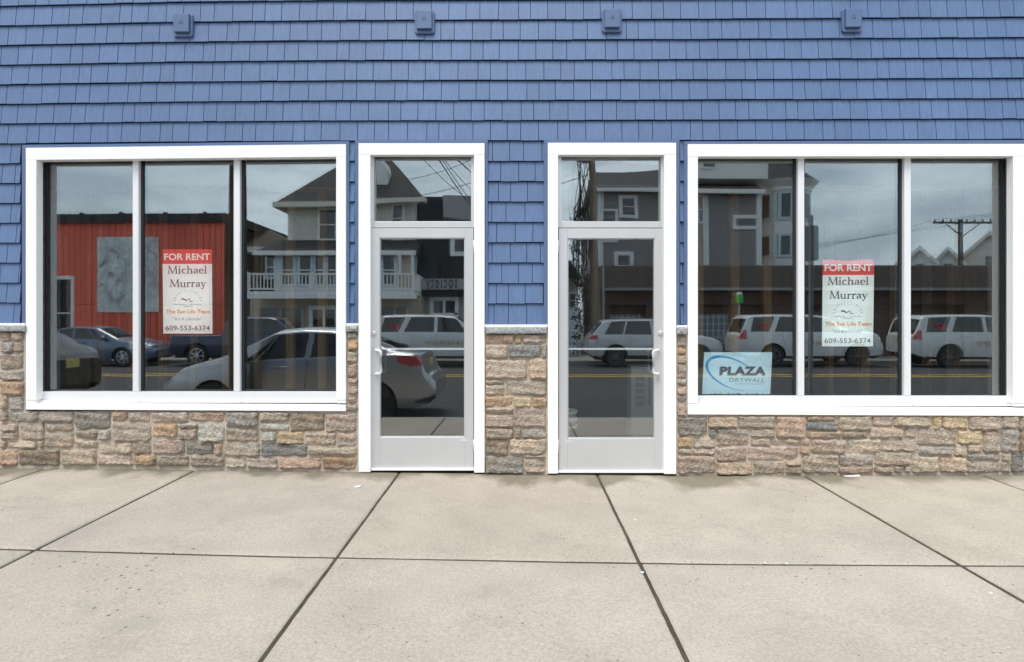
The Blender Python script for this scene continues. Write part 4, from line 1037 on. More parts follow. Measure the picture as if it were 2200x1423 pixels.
JEEP = dict(SUV, L=4.82, W=0.97, top=[(0, 1.02), (0.06, 1.12), (0.50, 1.62), (0.62, 1.70), (1.3, 1.74), (2.4, 1.735), (2.95, 1.68), (3.7, 1.20), (4.5, 1.06), (4.74, 0.96), (4.82, 0.8)],
    belt=[(0, 0.94), (0.2, 1.14), (2.0, 1.13), (3.7, 1.09), (4.5, 0.96), (4.82, 0.7)], sill=[(0, 0.48), (0.2, 0.36), (0.5, 0.28), (4.3, 0.28), (4.7, 0.34), (4.82, 0.42)],
    wheels=[0.98, 3.90], arch=0.45, wr=0.375, win=((0.55, 0.85), (3.55, 3.02)), pill=[(1.25, 1.42, 0.03), (2.35, 2.3, 0.05)], screens=[(0.10, 0.50), (3.0, 3.66)], handles=[1.55, 2.6], mirror=3.4, seams=[(1.55, 1.5), (2.36, 2.3)],
    patch=[('tail_light', 0, 0.34, c_(0.98), c_(1.13)), ('headlight', 4.45, 4.82, c_(0.80), c_(0.93)), ('trim', 0, 4.82, c_(0.0), c_(0.40))], spokes=10, paint=mat('light_silver_paint', (0.55, 0.56, 0.58), 0.3, metal=0.2, coat=0.8))
SEDAN2 = dict(SEDAN, rows=12, plate=(0.0, 0.8), L=4.85, W=0.91, step=0.035, paint=M['carblue'], spokes=12, wr=0.335, arch=0.375, wheels=[1.0, 3.88], top=[(0, 0.93), (0.06, 1.07), (0.5, 1.12), (1.38, 1.41), (1.8, 1.46), (2.3, 1.465), (2.8, 1.42), (3.65, 1.03), (4.4, 0.90), (4.7, 0.78), (4.85, 0.58)],
    belt=[(0, 0.86), (0.15, 1.03), (0.6, 1.04), (1.5, 1.0), (3.5, 0.93), (4.4, 0.82), (4.85, 0.5)], sill=[(0, 0.36), (0.12, 0.27), (0.4, 0.22), (4.3, 0.20), (4.6, 0.22), (4.85, 0.32)], win=((0.72, 1.28), (3.40, 2.70)), screens=[(0.58, 1.28), (2.86, 3.6)], mirror=3.25,
    patch=[('tail_light', 0.0, 0.45, c_(0.84), c_(0.99)), ('headlight', 4.15, 4.7, c_(0.66), lambda x: 0.86 - 0.14 * (x - 4.15))])
PICKUP = dict(SUV, L=5.75, W=0.98, paint=M['carnavy'], top=[(0, 1.05), (0.04, 1.12), (1.95, 1.14), (2.02, 1.16), (2.20, 1.74), (2.4, 1.80), (3.6, 1.80), (3.9, 1.74), (4.65, 1.22), (5.5, 1.12), (5.68, 1.0), (5.75, 0.85)], belt=[(0, 0.98), (0.1, 1.08), (2.0, 1.10), (4.6, 1.12), (5.4, 1.02), (5.75, 0.75)],
    sill=[(0, 0.55), (0.2, 0.45), (0.5, 0.38), (5.2, 0.36), (5.75, 0.48)], wheels=[1.15, 4.70], win=((2.16, 2.34), (4.46, 3.95)), pill=[(3.2, 3.2, 0.05)], screens=[(3.96, 4.6)], handles=[2.5, 3.5], mirror=4.25, seams=[(2.1, 2.2), (3.2, 3.2)], smooth=0.06,
    patch=[('tail_light', 0, 0.14, c_(0.8), c_(1.06)), ('headlight', 5.4, 5.75, c_(0.80), c_(0.98))], spokes=7, rimmat=M['rim'])

# silver saloon at the near kerb, facing left; its real body stands left of the picture
xr, _ = R(948, 780, 4.75)
car('parked_car', 'silver saloon at the near kerb, mirrored across left window and left door', 'car', (xr, -4.75, ROADZ), pi, SEDAN)
xr, _ = R(217, 760, 5.75)
car('parked_car', 'charcoal estate car with yellow number plate, mirrored at far left of left window', 'car', (xr, -4.9, ROADZ), pi,
    dict(JEEP, L=4.6, W=0.92, paint=M['carblack'], top=[(0, 0.90), (0.06, 1.00), (0.75, 1.40), (1.0, 1.48), (1.5, 1.53), (2.4, 1.53), (2.9, 1.48), (3.55, 1.10), (4.3, 0.98), (4.55, 0.88), (4.6, 0.75)], belt=[(0, 0.9), (0.2, 1.06), (2.0, 1.05), (3.5, 1.02), (4.3, 0.9), (4.6, 0.65)], wheels=[0.9, 3.6], win=((0.75, 1.05), (3.4, 2.95)), screens=[(0.1, 0.78), (2.95, 3.5)],
         sill=[(0, 0.46), (0.2, 0.34), (0.5, 0.26), (4.1, 0.26), (4.5, 0.32), (4.6, 0.4)], plate=(0.0, 0.84), step=0.03, mirror=3.2))
FC = 16.9; FZC = FZ + 0.04
def far(px): return R(px, 740, 16.0)[0]
car('parked_car', 'blue-grey saloon with bright alloy wheels mirrored in front of the red building', 'car', (far(28), -FC, FZC), 0, SEDAN2)
car('parked_truck', 'navy pickup truck mirrored behind the silver saloon in the left window', 'truck', (far(352), -FC, FZC), 0, PICKUP)
# sheriff vehicles: one built, then copied
sher, sy = car('patrol_car', 'white sheriff SUV mirrored in the left glass door', 'car', (far(792), -FC, FZC), 0, SUV, 'white sheriff SUVs parked across the street')
for sg in (1, -1):
    ex = (-1, 0, 0) if sg == 1 else (1, 0, 0)
    def dec(mb_, s, x, z, size, bold, width, mat_name, nm):
        put_text(mb_, s, size, (x, sg * (sy(x, z) + 0.02), z), ex, (0, 0, 1), bold, 1.05, 1.0, width)
    m = MB(); dec(m, 'SHERIFF', 2.75, 0.86, 0.23, 0.0, 1.45, 'gold', 'lettering'); m.build('lettering', M['gold'], sher)
    m = MB(); y = sg * (sy(3.62, 0.9) + 0.012); pts = []
    for k in range(12):
        a = pi / 2 + k * pi / 6; r = 0.12 if k % 2 == 0 else 0.06; pts.append((3.9 + r * cos(a), y, 0.95 + r * sin(a)))
    m.add(pts, [tuple(range(12))]); m.build('star_badge', M['gold'], sher)
    m = MB(); dec(m, 'K-9', 0.82, 1.44, 0.26, 0.02, 0.42, 'redink', 'lettering'); m.v = [(p[0], p[1] + sg * 0.012, p[2]) for p in m.v]; m.build('lettering', M['redink'], sher)
m = MB(); m.box(3.0, 3.12, -0.3, 0.3, 1.88, 1.95); m.build('roof_light', M['plastic'], sher, bevel=0.02)
def dup(root, loc, label, rz=0.0):
    r = root.copy(); COL.objects.link(r); r.location = loc; r.rotation_euler = (0, 0, rz); r['label'] = label
    for ch in list(root.children):
        c = ch.copy(); COL.objects.link(c); c.parent = r
        for g in ch.children:
            d = g.copy(); COL.objects.link(d); d.parent = c
    return r
dup(sher, (far(1594), -FC, FZC), 'white sheriff SUV mirrored behind the right window FOR RENT sign')
dup(sher, (far(1958) + 0.1, -FC + 0.2, FZC), 'white sheriff SUV mirrored in the far right pane of the right window', 0.07)
car('parked_car', 'pale silver four-wheel-drive car mirrored in the right glass door', 'car', (far(1264), -FC, FZC), 0, JEEP)

# ================================================================ ACROSS THE STREET (facades face +y)
def clap(mbx, x0, x1, z0, z1, y, e=0.115, th=0.022):
    """overlapping boards on a facade at y"""
    z = z0; i = 0
    while z < z1 - 0.01:
        z2 = min(z + e, z1)
        mbx.add([(x0, y + th, z), (x1, y + th, z), (x1, y + 0.004, z2), (x0, y + 0.004, z2), (x0, y, z), (x1, y, z)], [(1, 0, 3, 2), (0, 1, 5, 4)])
        z = z2
def vboards(mbx, x0, x1, z0, z1, y, w=0.25, g=0.02, rr=None):
    x = x0
    while x < x1 - 0.02:
        if rr: k = rr.uniform(0.86, 1.12); mbx.cur = (k, k, k)
        mbx.box(x + g / 2, min(x + w, x1) - g / 2, y - 0.005, y + 0.02, z0, z1); x += w
    mbx.cur = None
def add_window(par, x0, x1, z0, z1, y, fm, fw=0.11, sash=True, panes=1, gm=None, name='window'):
    m = MB(); yo = y + 0.07
    m.box(x0, x0 + fw, y, yo, z0, z1); m.box(x1 - fw, x1, y, yo, z0, z1); m.box(x0 + fw + .001, x1 - fw - .001, y, yo, z1 - fw, z1); m.box(x0 + fw + .001, x1 - fw - .001, y, yo + 0.03, z0, z0 + fw)
    for k in range(1, panes):
        xm = x0 + (x1 - x0) * k / panes; m.box(xm - 0.06, xm + 0.06, y, yo - 0.003, z0 + fw + .001, z1 - fw - .001)
    w = m.build(name, fm, par)
    gl = MB(); gl.box(x0 + fw, x1 - fw, y + 0.005, y + 0.03, z0 + fw, z1 - fw); gl.build('pane', gm or M['winglass'], w)
    if sash:
        s = MB(); zm = (z0 + z1) / 2; s.box(x0 + fw + 0.002, x1 - fw - 0.002, y + 0.031, y + 0.055, zm - 0.03, zm + 0.03); s.build('sash', fm, w)
    return w
GZ = FZ + 0.13
# --- red building
d = 23.0
t = thing('red_building', 'long red board building with a dark cornice, mirrored in the left window', 'building', (R(280, 700, d)[0], -d, GZ))
def loc_(t): return t.location
class Loc:
    """collects world-space geometry for a thing and builds it relative to the thing's base"""
    def __init__(s, t): s.t = t; s.o = t.location.copy()
    def build(s, m, name, mt, par=None, **k):
        m.v = [(p[0] - s.o.x, p[1] - s.o.y, p[2] - s.o.z) for p in m.v]
        return m.build(name, mt, par or s.t, **k)
    def window(s, x0, x1, z0, z1, y, fm, **k): return add_window(s.t, x0 - s.o.x, x1 - s.o.x, z0 - s.o.z, z1 - s.o.z, y - s.o.y, fm, **k)
lc = Loc(t)
x0, x1 = R(-140, 500, d)[0], R(484, 500, d)[0]; zt = R(300, 478, d)[1]
m = MB(); m.box(x0, x1, -d - 9, -d - 0.01, GZ, zt); lc.build(m, 'wall', M['redwall'])
m = MB(); vboards(m, x0, x1, GZ + 0.3, R(300, 655, d)[1], -d, 0.30, 0.025, rnd); vboards(m, x0, x1, R(300, 654, d)[1], zt, -d, 0.30, 0.025, rnd); lc.build(m, 'boarding', M['redwall'])
m = MB(); zc = R(300, 458, d)[1]; m.box(x0 - 0.2, x1 + 0.15, -d - 9.1, -d + 0.25, zt + 0.002, zt + 0.14); m.box(x0 - 0.1, x1 + 0.1, -d - 9.05, -d + 0.12, zt + 0.142, zc); 
for k in range(7): xx = x0 + (x1 - x0) * (k + .5) / 7; m.box(xx - .05, xx + .05, -d - 0.1, -d + 0.1, zc + 0.002, zc + 0.08)
lc.build(m, 'cornice', M['roofdark'])
q0, q1 = R(104, 592, d - 0.1), R(152, 692, d - 0.1); w = lc.window(q0[0], q1[0], GZ + 0.15, q0[1], -d + 0.02, M['housewhite'], fw=0.16, gm=M['redwall'], name='door_frame')
# big pale banner on the red wall
a, b = R(207, 508, d - 0.06), R(334, 671, d - 0.06)
tb = thing('banner', 'wrinkled grey and white banner with dark scrawled drawing on the red building', 'banner', ((a[0] + b[0]) / 2, -d + 0.05, b[1]))
lb = Loc(tb); m = MB(); vs = []; fs = []
for j in range(31):
    for i in range(31):
        u, v = i / 30, j / 30; vs.append((a[0] + (b[0] - a[0]) * u, -d + 0.07 + 0.018 * sin(9 * u + 7 * v) * sin(5 * v + 2 * u) + 0.01 * sin(31 * u - 12 * v), b[1] + (a[1] - b[1]) * v))
for j in range(30):
    for i in range(30): q = j * 31 + i; fs.append((q, q + 31, q + 32, q + 1))
m.add(vs, fs)
bm_ = mat('banner_sheet', (0.62, 0.65, 0.66), 0.7, noise=(1.3, 0.45, (1, 1, 0.7)), noise2=(4, 0.35, (1.5, 1, 0.8)))
lb.build(m, 'sheet', bm_, smooth=True)
m = MB(); r2 = random.Random(4)
for k in range(16):
    cx, cz = a[0] + (b[0] - a[0]) * r2.uniform(.08, .92), b[1] + (a[1] - b[1]) * (r2.uniform(.45, .97) if k < 11 else r2.uniform(.1, .5)); w_ = r2.uniform(.12, .4)
    pts = [(cx + w_ * cos(q * .7 + k) * (0.3 + .12 * q), -d + 0.115, cz + w_ * .6 * sin(q * .8 + k * 2)) for q in range(7)]
    m.tube(pts, r2.uniform(0.01, 0.022), 5)
lb.build(m, 'drawing', M['inkgrey'])
# --- low brown house with a sloping roof
d = 24.5
t = thing('brown_house', 'brown shingled house with a sloping roof, mirrored left of the cream house', 'house', (R(575, 700, d)[0], -d, GZ)); lc = Loc(t)
xa, xb = R(500, 500, d)[0], R(640, 500, d)[0]
za = R(525, 487, d)[1]; zb_ = R(640, 540, d)[1]; ze = R(575, 533, d)[1]
m = MB(); m.box(xa, xb, -d - 8, -d, GZ, ze); lc.build(m, 'wall', M['roofbrown'])
m = MB(); m.add([(xa - .2, -d + .35, ze), (xb, -d + .35, ze), (xb, -d - 3, zb_ + .1), (R(525, 487, d)[0], -d - 3, za + 0.35), (xa - .2, -d - 3, za + .35), (xa - .2, -d + .35, ze - .15), (xb, -d + .35, ze - .15), (xb, -d - 3, ze - .15), (xa - .2, -d - 3, ze - .15)],
      [(0, 1, 2, 3, 4), (5, 8, 7, 6), (0, 5, 6, 1), (1, 6, 7, 2), (4, 8, 5, 0), (2, 7, 8, 4, 3)]); lc.build(m, 'roof', M['roofbrown'])
m = MB(); m.box(xa - .25, xb, -d + .36, -d + .44, ze - .22, ze + .02); lc.build(m, 'fascia', M['housewhite'])
q0, q1 = R(566, 548, d), R(590, 600, d); lc.window(q0[0], q1[0], q1[1], q0[1], -d + .02, M['housewhite'])
# --- cream house with balcony, glazed upper porch and hipped roof
d = 22.0
t = thing('cream_house', 'cream clapboard house with hipped roof and white balcony, mirrored in left window', 'house', (R(720, 700, d)[0], -d, GZ)); lc = Loc(t)
dU = 23.2
xl, xr_ = R(620, 480, dU)[0], R(893, 480, dU)[0]; zl, zh = R(700, 530, dU)[1], R(700, 438, dU)[1]
m = MB(); m.box(xl, xr_, -dU - 8, -dU - 0.01, zl - 0.8, zh); lc.build(m, 'upper_wall', M['cream'])
m = MB(); clap(m, xl, xr_, zl - .6, zh, -dU, 0.13, 0.03); lc.build(m, 'clapboard', M['cream'])
m = MB(); m.box(xl - .06, xl + .16, -dU - .02, -dU + .045, zl - .6, zh - .01); m.box(xr_ - .16, xr_ + .06, -dU - .02, -dU + .045, zl - .6, zh - .01); lc.build(m, 'corner_board', M['housewhite'])
for (p0, p1) in ((683, 728), (836, 868)): a, b = R(p0, 446, dU), R(p1, 519, dU); lc.window(a[0], b[0], b[1], a[1], -dU + 0.01, M['housewhite'], fw=0.13)
ex0, ex1 = R(586, 432, dU - .7)[0], R(912, 432, dU - .7)[0]; za = R(700, 434, dU - .7)[1]
ridge = R(800, 322, dU + 4); zr = ridge[1]; xm = R(805, 330, dU + 4)[0]
m = MB(); yf_, yb_ = -dU + .7, -dU - 8.7
m.add([(ex0, yf_, za), (ex1, yf_, za), (ex1, yb_, za), (ex0, yb_, za), (xm - .5, -dU - 4, zr), (xm + .5, -dU - 4, zr)], [(0, 1, 5, 4), (1, 2, 5), (2, 3, 4, 5), (3, 0, 4), (0, 3, 2, 1)]); lc.build(m, 'roof', M['roofdark'])
m = MB(); m.box(ex0 - .05, ex1 + .05, yf_ - .02, yf_ + .10, za - .20, za + .04); m.box(ex0 - .06, ex0 + .06, yb_, yf_ - .03, za - .2, za + .04); m.box(ex1 - .06, ex1 + .06, yb_, yf_ - .03, za - .2, za + .04); m.box(ex0 + .07, ex1 - .07, -dU + .01, yf_ - .03, za - .12, za - .06); lc.build(m, 'eaves', M['cream'])
# dormer on the roof front
a, b = R(806, 344, dU + 1.2), R(831, 410, dU + 1.2); y_ = -dU - 0.6
m = MB(); m.poly([(a[0], b[1] - .2), (b[0], b[1] - .2), (b[0] + .02, b[1] + .9), (a[0] + .35, a[1]), (a[0], a[1] - .1)][::1], y_ - 2.2, y_); lc.build(m, 'dormer', M['housewhite'])
# skirt roof over the porch
dP = 21.4; px0, px1 = R(541, 537, dP - .3)[0], R(893, 537, dP - .3)[0]; zb0 = R(700, 540, dP - .3)[1]; zt0 = R(700, 515, dU)[1]
m = MB(); m.add([(px0, -dP + .4, zb0), (px1, -dP + .4, zb0), (px1, -dU + .02, zt0), (xl - .3, -dU + .02, zt0), (px0, -dP + .4, zb0 - .08), (px1, -dP + .4, zb0 - .08), (px1, -dU, zb0 - .08), (px0, -dU, zb0 - .08), (px0, -dU, zb0)], [(0, 1, 2, 3), (0, 4, 5, 1), (1, 5, 6, 2), (0, 3, 8), (0, 8, 7, 4), (4, 7, 6, 5)]); lc.build(m, 'porch_roof', M['roofdark'])
m = MB(); m.box(px0 - .03, px1 + .03, -dP + .402, -dP + .5, zb0 - .17, zb0 + .02); lc.build(m, 'porch_fascia', M['housewhite'])
# glazed porch
gx0, gx1 = R(586, 560, dP)[0], R(888, 560, dP)[0]; zd = R(700, 627, dP)[1]
m = MB(); m.box(gx0, gx1, -dU, -dP - .02, zd + .02, zb0 - .09); lc.build(m, 'porch_wall', M['paleblue'])
for (p0, p1) in ((601, 634), (640, 672), (674, 700), (702, 728), (732, 760), (764, 792), (818, 850)):
    a, b = R(p0, 546, dP), R(p1, 618, dP); lc.window(a[0], b[0], zd + .25, a[1], -dP - .015, M['paleblue'], fw=0.09)
m = MB(); clap(m, R(854, 560, dP)[0], R(886, 560, dP)[0], zd + .1, zb0 - .12, -dP - .01, 0.13, 0.025); lc.build(m, 'porch_cladding', M['tan'])
# balcony
dB = 19.9; bx0, bx1 = R(522, 600, dB)[0], R(890, 600, dB)[0]; zb1, zb2 = R(700, 625, dB)[1], R(700, 588, dB)[1]
m = MB(); m.box(bx0, bx1, -dU, -dB + .05, zb1 - .14, zb1 - .02); m.box(bx0, bx1 + .1, -dB - .04, -dB + .10, R(700, 642, dB)[1], zb1 - .145); lc.build(m, 'balcony_floor', M['housewhite'])
m = MB(); m.box(bx0, bx1, -dB - .03, -dB + .05, zb2 - .05, zb2 + .03); m.box(bx0, bx1, -dB - .02, -dB + .03, zb1 + .05, zb1 + .12)
x = bx0
while x < bx1: m.box(x, x + .045, -dB - .012, -dB + .022, zb1 + .12, zb2 - .05); x += 0.155
for k in range(6): xx = bx0 + (bx1 - bx0 - .12) * k / 5; m.box(xx, xx + .12, -dB - .05, -dB + .07, zb1 - .02, zb2 + .08)
m.box(bx1 - .04, bx1 + .02, -dU, -dB - .06, zb2 - .05, zb2 + .03)
y = -dU
while y < -dB - .1: m.box(bx1 - .03, bx1 + .01, y, y + .04, zb1, zb2 - .05); y += .155
lc.build(m, 'balcony_railing', M['housewhite'])
m = MB()
for pxx in (858, 886): xx = R(pxx, 560, dB)[0]; m.box(xx - .05, xx + .05, -dB - .05, -dB + .05, zb2 + .04, R(700, 541, dB)[1])
lc.build(m, 'porch_post', M['housewhite'])
# ground floor
fx0, fx1 = R(530, 660, dP)[0], R(905, 660, dP)[0]
m = MB(); m.box(fx0, fx1, -dU - 8, -dP - .02, GZ, zb1 - .15); lc.build(m, 'ground_wall', M['tan'])
for (p0, p1, y0, y1) in ((550, 652, 658, 704), (814, 876, 655, 692)):
    a, b = R(p0, y0, dP), R(p1, y1, dP); lc.window(a[0], b[0], GZ + .75, a[1], -dP - .015, M['tan'], sash=False, fw=.10, panes=2)
a, b = R(664, 657, dP), R(730, 704, dP); lc.window(a[0], b[0], GZ + .1, a[1], -dP - .015, M['housewhite'], fw=.18, panes=2, sash=False)
# --- dark shingled shop with a lettered sign
d = 22.2
t = thing('dark_shop', 'black shingled shop with a pale lettered sign band, mirrored in the left glass door', 'building', (R(960, 700, d)[0], -d, GZ)); lc = Loc(t)
x0, x1 = R(893, 600, d)[0], R(1120, 600, d)[0]; zb0 = R(950, 597, d)[1]; zt0 = R(950, 432, d + 1.2)[1]
m = MB(); m.add([(x0, -d, zb0), (x1, -d, zb0), (x1, -d - .9, zt0), (x0, -d - .9, zt0), (x0, -d - 8, zb0), (x1, -d - 8, zb0), (x1, -d - 8, zt0), (x0, -d - 8, zt0)], [(1, 0, 3, 2), (0, 4, 7, 3), (5, 1, 2, 6), (3, 7, 6, 2), (4, 5, 6, 7)])
for k in range(26):
    z0_, z1_ = zb0 + (zt0 - zb0) * k / 26, zb0 + (zt0 - zb0) * (k + 1) / 26; y0_, y1_ = -d - .9 * k / 26, -d - .9 * (k + 1) / 26
    m.add([(x0, y0_ + .03, z0_), (x1, y0_ + .03, z0_), (x1, y1_ + .005, z1_), (x0, y1_ + .005, z1_), (x0, y0_, z0_), (x1, y0_, z0_)], [(1, 0, 3, 2), (0, 1, 5, 4)])
lc.build(m, 'shingled_roof', M['darkshingle'])
a, b = R(968, 505, d + .2), R(1016, 550, d + .2); lc.window(a[0], b[0], b[1], a[1], -d - .25, M['housewhite'], fw=.2, sash=False)
m = MB(); a, b = R(958, 434, d + 1.3), R(1100, 486, d + 1.3); m.box(a[0], b[0], -d - 4, -d - .6, b[1], a[1] + 0.05); lc.build(m, 'dormer', M['greyboard'])
m = MB(); zs0, zs1 = R(950, 622, d - .6)[1], R(950, 599, d - .6)[1]; xs0 = R(889, 610, d - .6)[0]; m.box(xs0, x1, -d + .30, -d + .60, zs0, zs1); sb = lc.build(m, 'sign_band', M['greyboard'])
m = MB(); xc = R(950, 610, d - .6)[0]; put_text(m, 'society', 0.80, (xc, -d + .604, (zs0 + zs1) / 2), (-1, 0, 0), (0, 0, 1), 0.012, 1.25, 1.0, R(985, 610, d - .6)[0] - R(915, 610, d - .6)[0]); lc.build(m, 'lettering', M['blackink'], sb)
sb.children[0].parent = sb
m = MB(); m.box(x0, x1, -d - 8, -d - .05, GZ, zb0 - .02); lc.build(m, 'wall', M['greyboard'])
m = MB(); vboards(m, x0 + .15, x1, GZ + .1, R(950, 638, d)[1], -d - .04, 0.2, 0.02); lc.build(m, 'boarding', M['greyboard'])
m = MB(); m.box(x0, x1, -d - .045, -d + .5, R(950, 637, d)[1], zs0 - .02); lc.build(m, 'soffit', M['dark'])
a, b = R(924, 638, d), R(988, 681, d); lc.window(a[0], b[0], b[1], a[1], -d - .01, M['housewhite'], fw=.18, panes=2, sash=False)
# --- white yard gate
d = 21.0
t = thing('yard_gate', 'white board gate with black hinges, mirrored at the left edge of the right door', 'gate', (R(1228, 700, d)[0], -d, GZ)); lc = Loc(t)
a, b = R(1200, 664, d), R(1246, 745, d); m = MB(); vboards(m, a[0], b[0], GZ + .05, a[1], -d, .22, .02); m.box(a[0], b[0], -d - .06, -d - .01, GZ + .1, a[1] - .1); lc.build(m, 'board_panel', M['paleblue'])
m = MB()
for py in (682, 724): q = R(1236, py, d); m.box(q[0] - .22, q[0] + .16, -d + .02, -d + .05, q[1] - .04, q[1] + .04); m.box(q[0] + .1, q[0] + .16, -d + .02, -d + .055, q[1] - .12, q[1] + .12)
lc.build(m, 'hinge', M['plastic'])
d = 26
t = thing('tan_house', 'small tan house mirrored behind the white gate in the right door', 'house', (R(1222, 700, d)[0], -d, GZ)); lc = Loc(t)
a, b = R(1150, 598, d), R(1240, 700, d); m = MB(); m.box(a[0], b[0], -d - 6, -d, GZ, a[1]); lc.build(m, 'wall', M['tan'])
m = MB(); m.poly([(a[0] - .2, a[1]), (b[0] + .2, a[1]), (b[0] - .4, a[1] + .9), (a[0] + .5, a[1] + .9)], -d - 6.2, -d + .3); lc.build(m, 'roof', M['roofdark'])
q0, q1 = R(1218, 628, d), R(1238, 664, d); lc.window(q0[0], q1[0], q1[1], q0[1], -d + .01, M['housewhite'])
# --- low shop row with a shingled mansard, brick piers and glass-block windows
d = 20.9
t = thing('low_shop_row', 'low dark brick shop row under a brown shingled mansard, mirrored in right door and window', 'building', (R(1700, 700, d)[0], -d, GZ)); lc = Loc(t)
x0, x1 = R(1290, 600, d)[0], R(2420, 600, d)[0]; zt0 = R(1700, 570, d)[1]; zb0 = R(1700, 617, d - .9)[1]
m = MB(); n_ = 10
for k in range(n_):
    f0, f1 = k / n_, (k + 1) / n_; m.add([(x0, -d + .9 - .8 * f0 + .03, zb0 + (zt0 - zb0) * f0), (x1, -d + .9 - .8 * f0 + .03, zb0 + (zt0 - zb0) * f0), (x1, -d + .9 - .8 * f1, zb0 + (zt0 - zb0) * f1), (x0, -d + .9 - .8 * f1, zb0 + (zt0 - zb0) * f1), (x0, -d + .9 - .8 * f0, zb0 + (zt0 - zb0) * f0), (x1, -d + .9 - .8 * f0, zb0 + (zt0 - zb0) * f0)], [(1, 0, 3, 2), (0, 1, 5, 4)])
m.add([(x0, -d + .9, zb0), (x0, -d - 7, zb0), (x0, -d - 7, zt0), (x0, -d + .1, zt0), (x1, -d + .9, zb0), (x1, -d - 7, zb0), (x1, -d - 7, zt0), (x1, -d + .1, zt0)], [(0, 1, 2, 3), (4, 7, 6, 5), (3, 2, 6, 7), (0, 4, 5, 1), (1, 5, 6, 2)])
lc.build(m, 'mansard_roof', M['roofbrown'])
m = MB(); m.box(x0, x1, -d + .905, -d + .97, zb0 - .14, zb0 - .02); lc.build(m, 'gutter', M['greyclap'])
m = MB(); m.box(x0, x1, -d - 7, -d - .6, GZ, zb0 - .01); lc.build(m, 'wall', M['brick'])
for (p0, p1) in ((1286, 1312), (1392, 1420), (1662, 1712), (1885, 1935), (2080, 2130), (2300, 2340)):
    m = MB(); m.box(R(p0, 600, d)[0], R(p1, 600, d)[0], -d - .595, -d - .1, GZ, zb0 - .012); lc.build(m, 'pier', M['brick'])
m = MB(); m.box(x0 + .1, x1, -d - .59, -d - .05, R(1700, 655, d)[1], zb0 - .15); lc.build(m, 'fascia', M['brick'])
gb = mat('pale_lattice_glass', (0.20, 0.24, 0.25), 0.3)
for (p0, p1) in ((1316, 1388), (1500, 1575), (1592, 1655), (1716, 1880), (1940, 2076), (2134, 2290)):
    a, b = R(p0, 676, d), R(p1, 748, d); xw0, xw1, zw0, zw1 = a[0], b[0], GZ + .5, a[1]
    m = MB(); x = xw0
    while x < xw1: m.box(x, x + .035, -d - .58, -d - .54, zw0, zw1); x += .26
    z = zw0
    while z < zw1: m.box(xw0, xw1, -d - .581, -d - .555, z, z + .03); z += .30
    w = lc.build(m, 'window', M['paleblue'])
    m = MB(); m.box(xw0, xw1, -d - .598, -d - .585, zw0, zw1); lc.build(m, 'pane', gb, w)
# --- taupe house and white corner turret behind the low row
d = 30.0
t = thing('taupe_house', 'tall taupe clapboard house with white corner boards, mirrored above the low shop row', 'house', (R(1450, 700, d)[0], -d, GZ)); lc = Loc(t)
x0, x1 = R(1284, 500, d)[0], R(1640, 500, d)[0]; zt0 = R(1400, 412, d)[1]
m = MB(); m.box(x0, x1, -d - 9, -d - .01, GZ, zt0); lc.build(m, 'wall', M['greyclap'])
m = MB(); clap(m, x0, x1, R(1400, 600, d)[1], zt0, -d, 0.14, .03); lc.build(m, 'clapboard', M['greyclap'])
m = MB()
for p in (1284, 1508, 1628): xx = R(p, 500, d)[0]; m.box(xx - .02, xx + .32, -d - .02, -d + .06, GZ, zt0)
lc.build(m, 'corner_board', M['housewhite'])
m = MB(); a = R(1278, 408, d - .6); b = R(1648, 408, d - .6); zr = R(1350, 352, d + 3)[1]
m.add([(a[0], -d + .6, zt0), (b[0], -d + .6, zt0), (b[0] - .3, -d - 4.5, zr), (a[0] + .3, -d - 4.5, zr), (a[0], -d - 9.5, zt0), (b[0], -d - 9.5, zt0)], [(1, 0, 3, 2), (0, 4, 3), (5, 1, 2), (4, 5, 2, 3), (0, 1, 5, 4)]); lc.build(m, 'roof', M['roofdark'])
m = MB(); m.box(a[0], b[0], -d + .605, -d + .72, zt0 - .2, zt0 + .05); lc.build(m, 'eaves', M['housewhite'])
for (p0, p1, y0, y1, fw, s) in ((1331, 1374, 424, 482, .22, True), (1320, 1362, 540, 600, .22, True), (1286, 1328, 460, 520, .16, False), (1574, 1634, 461, 492, .2, False), (1494, 1518, 418, 480, .12, True)):
    a, b = R(p0, y0, d), R(p1, y1, d); lc.window(a[0], b[0], b[1], a[1], -d + .01, M['housewhite'], fw=fw, sash=s)
m = MB(); a, b = R(1488, 345, d), R(1642, 388, d); m.box(a[0], b[0], -d - 3, -d + .75, b[1], R(1500, 320, d)[1]); lc.build(m, 'gable', M['housewhite'])
a, b = R(1506, 334, d - .7), R(1540, 362, d - .7); lc.window(a[0], b[0], b[1], a[1], -d + .755, M['housewhite'], sash=False)
d = 31.0
t = thing('turret_house', 'white round corner turret with a pointed dark roof, mirrored in the right window', 'house', (R(1712, 700, d)[0], -d, GZ)); lc = Loc(t)
cx = R(1702, 500, d)[0]; rad = (R(1762, 500, d)[0] - R(1642, 500, d)[0]) / 2; zt0 = R(1700, 385, d)[1]
cy_ = -d - rad
m = MB(); m.lathe([(rad, GZ), (rad, zt0)], 12, 'z', (cx, cy_, 0)); m.box(cx - rad - .6, cx + rad * .8, cy_ - 6, cy_ - .2, GZ, zt0 - .02); lc.build(m, 'wall', M['housewhite'])
m = MB(); m.lathe([(rad + .55, zt0 + .05), (rad * .55, zt0 + 1.1), (0.02, zt0 + 2.6)], 12, 'z', (cx, cy_, 0)); m.box(cx - rad - 3, cx, cy_ - 6, cy_ - 1, zt0, zt0 + .6); lc.build(m, 'roof', M['roofdark'])
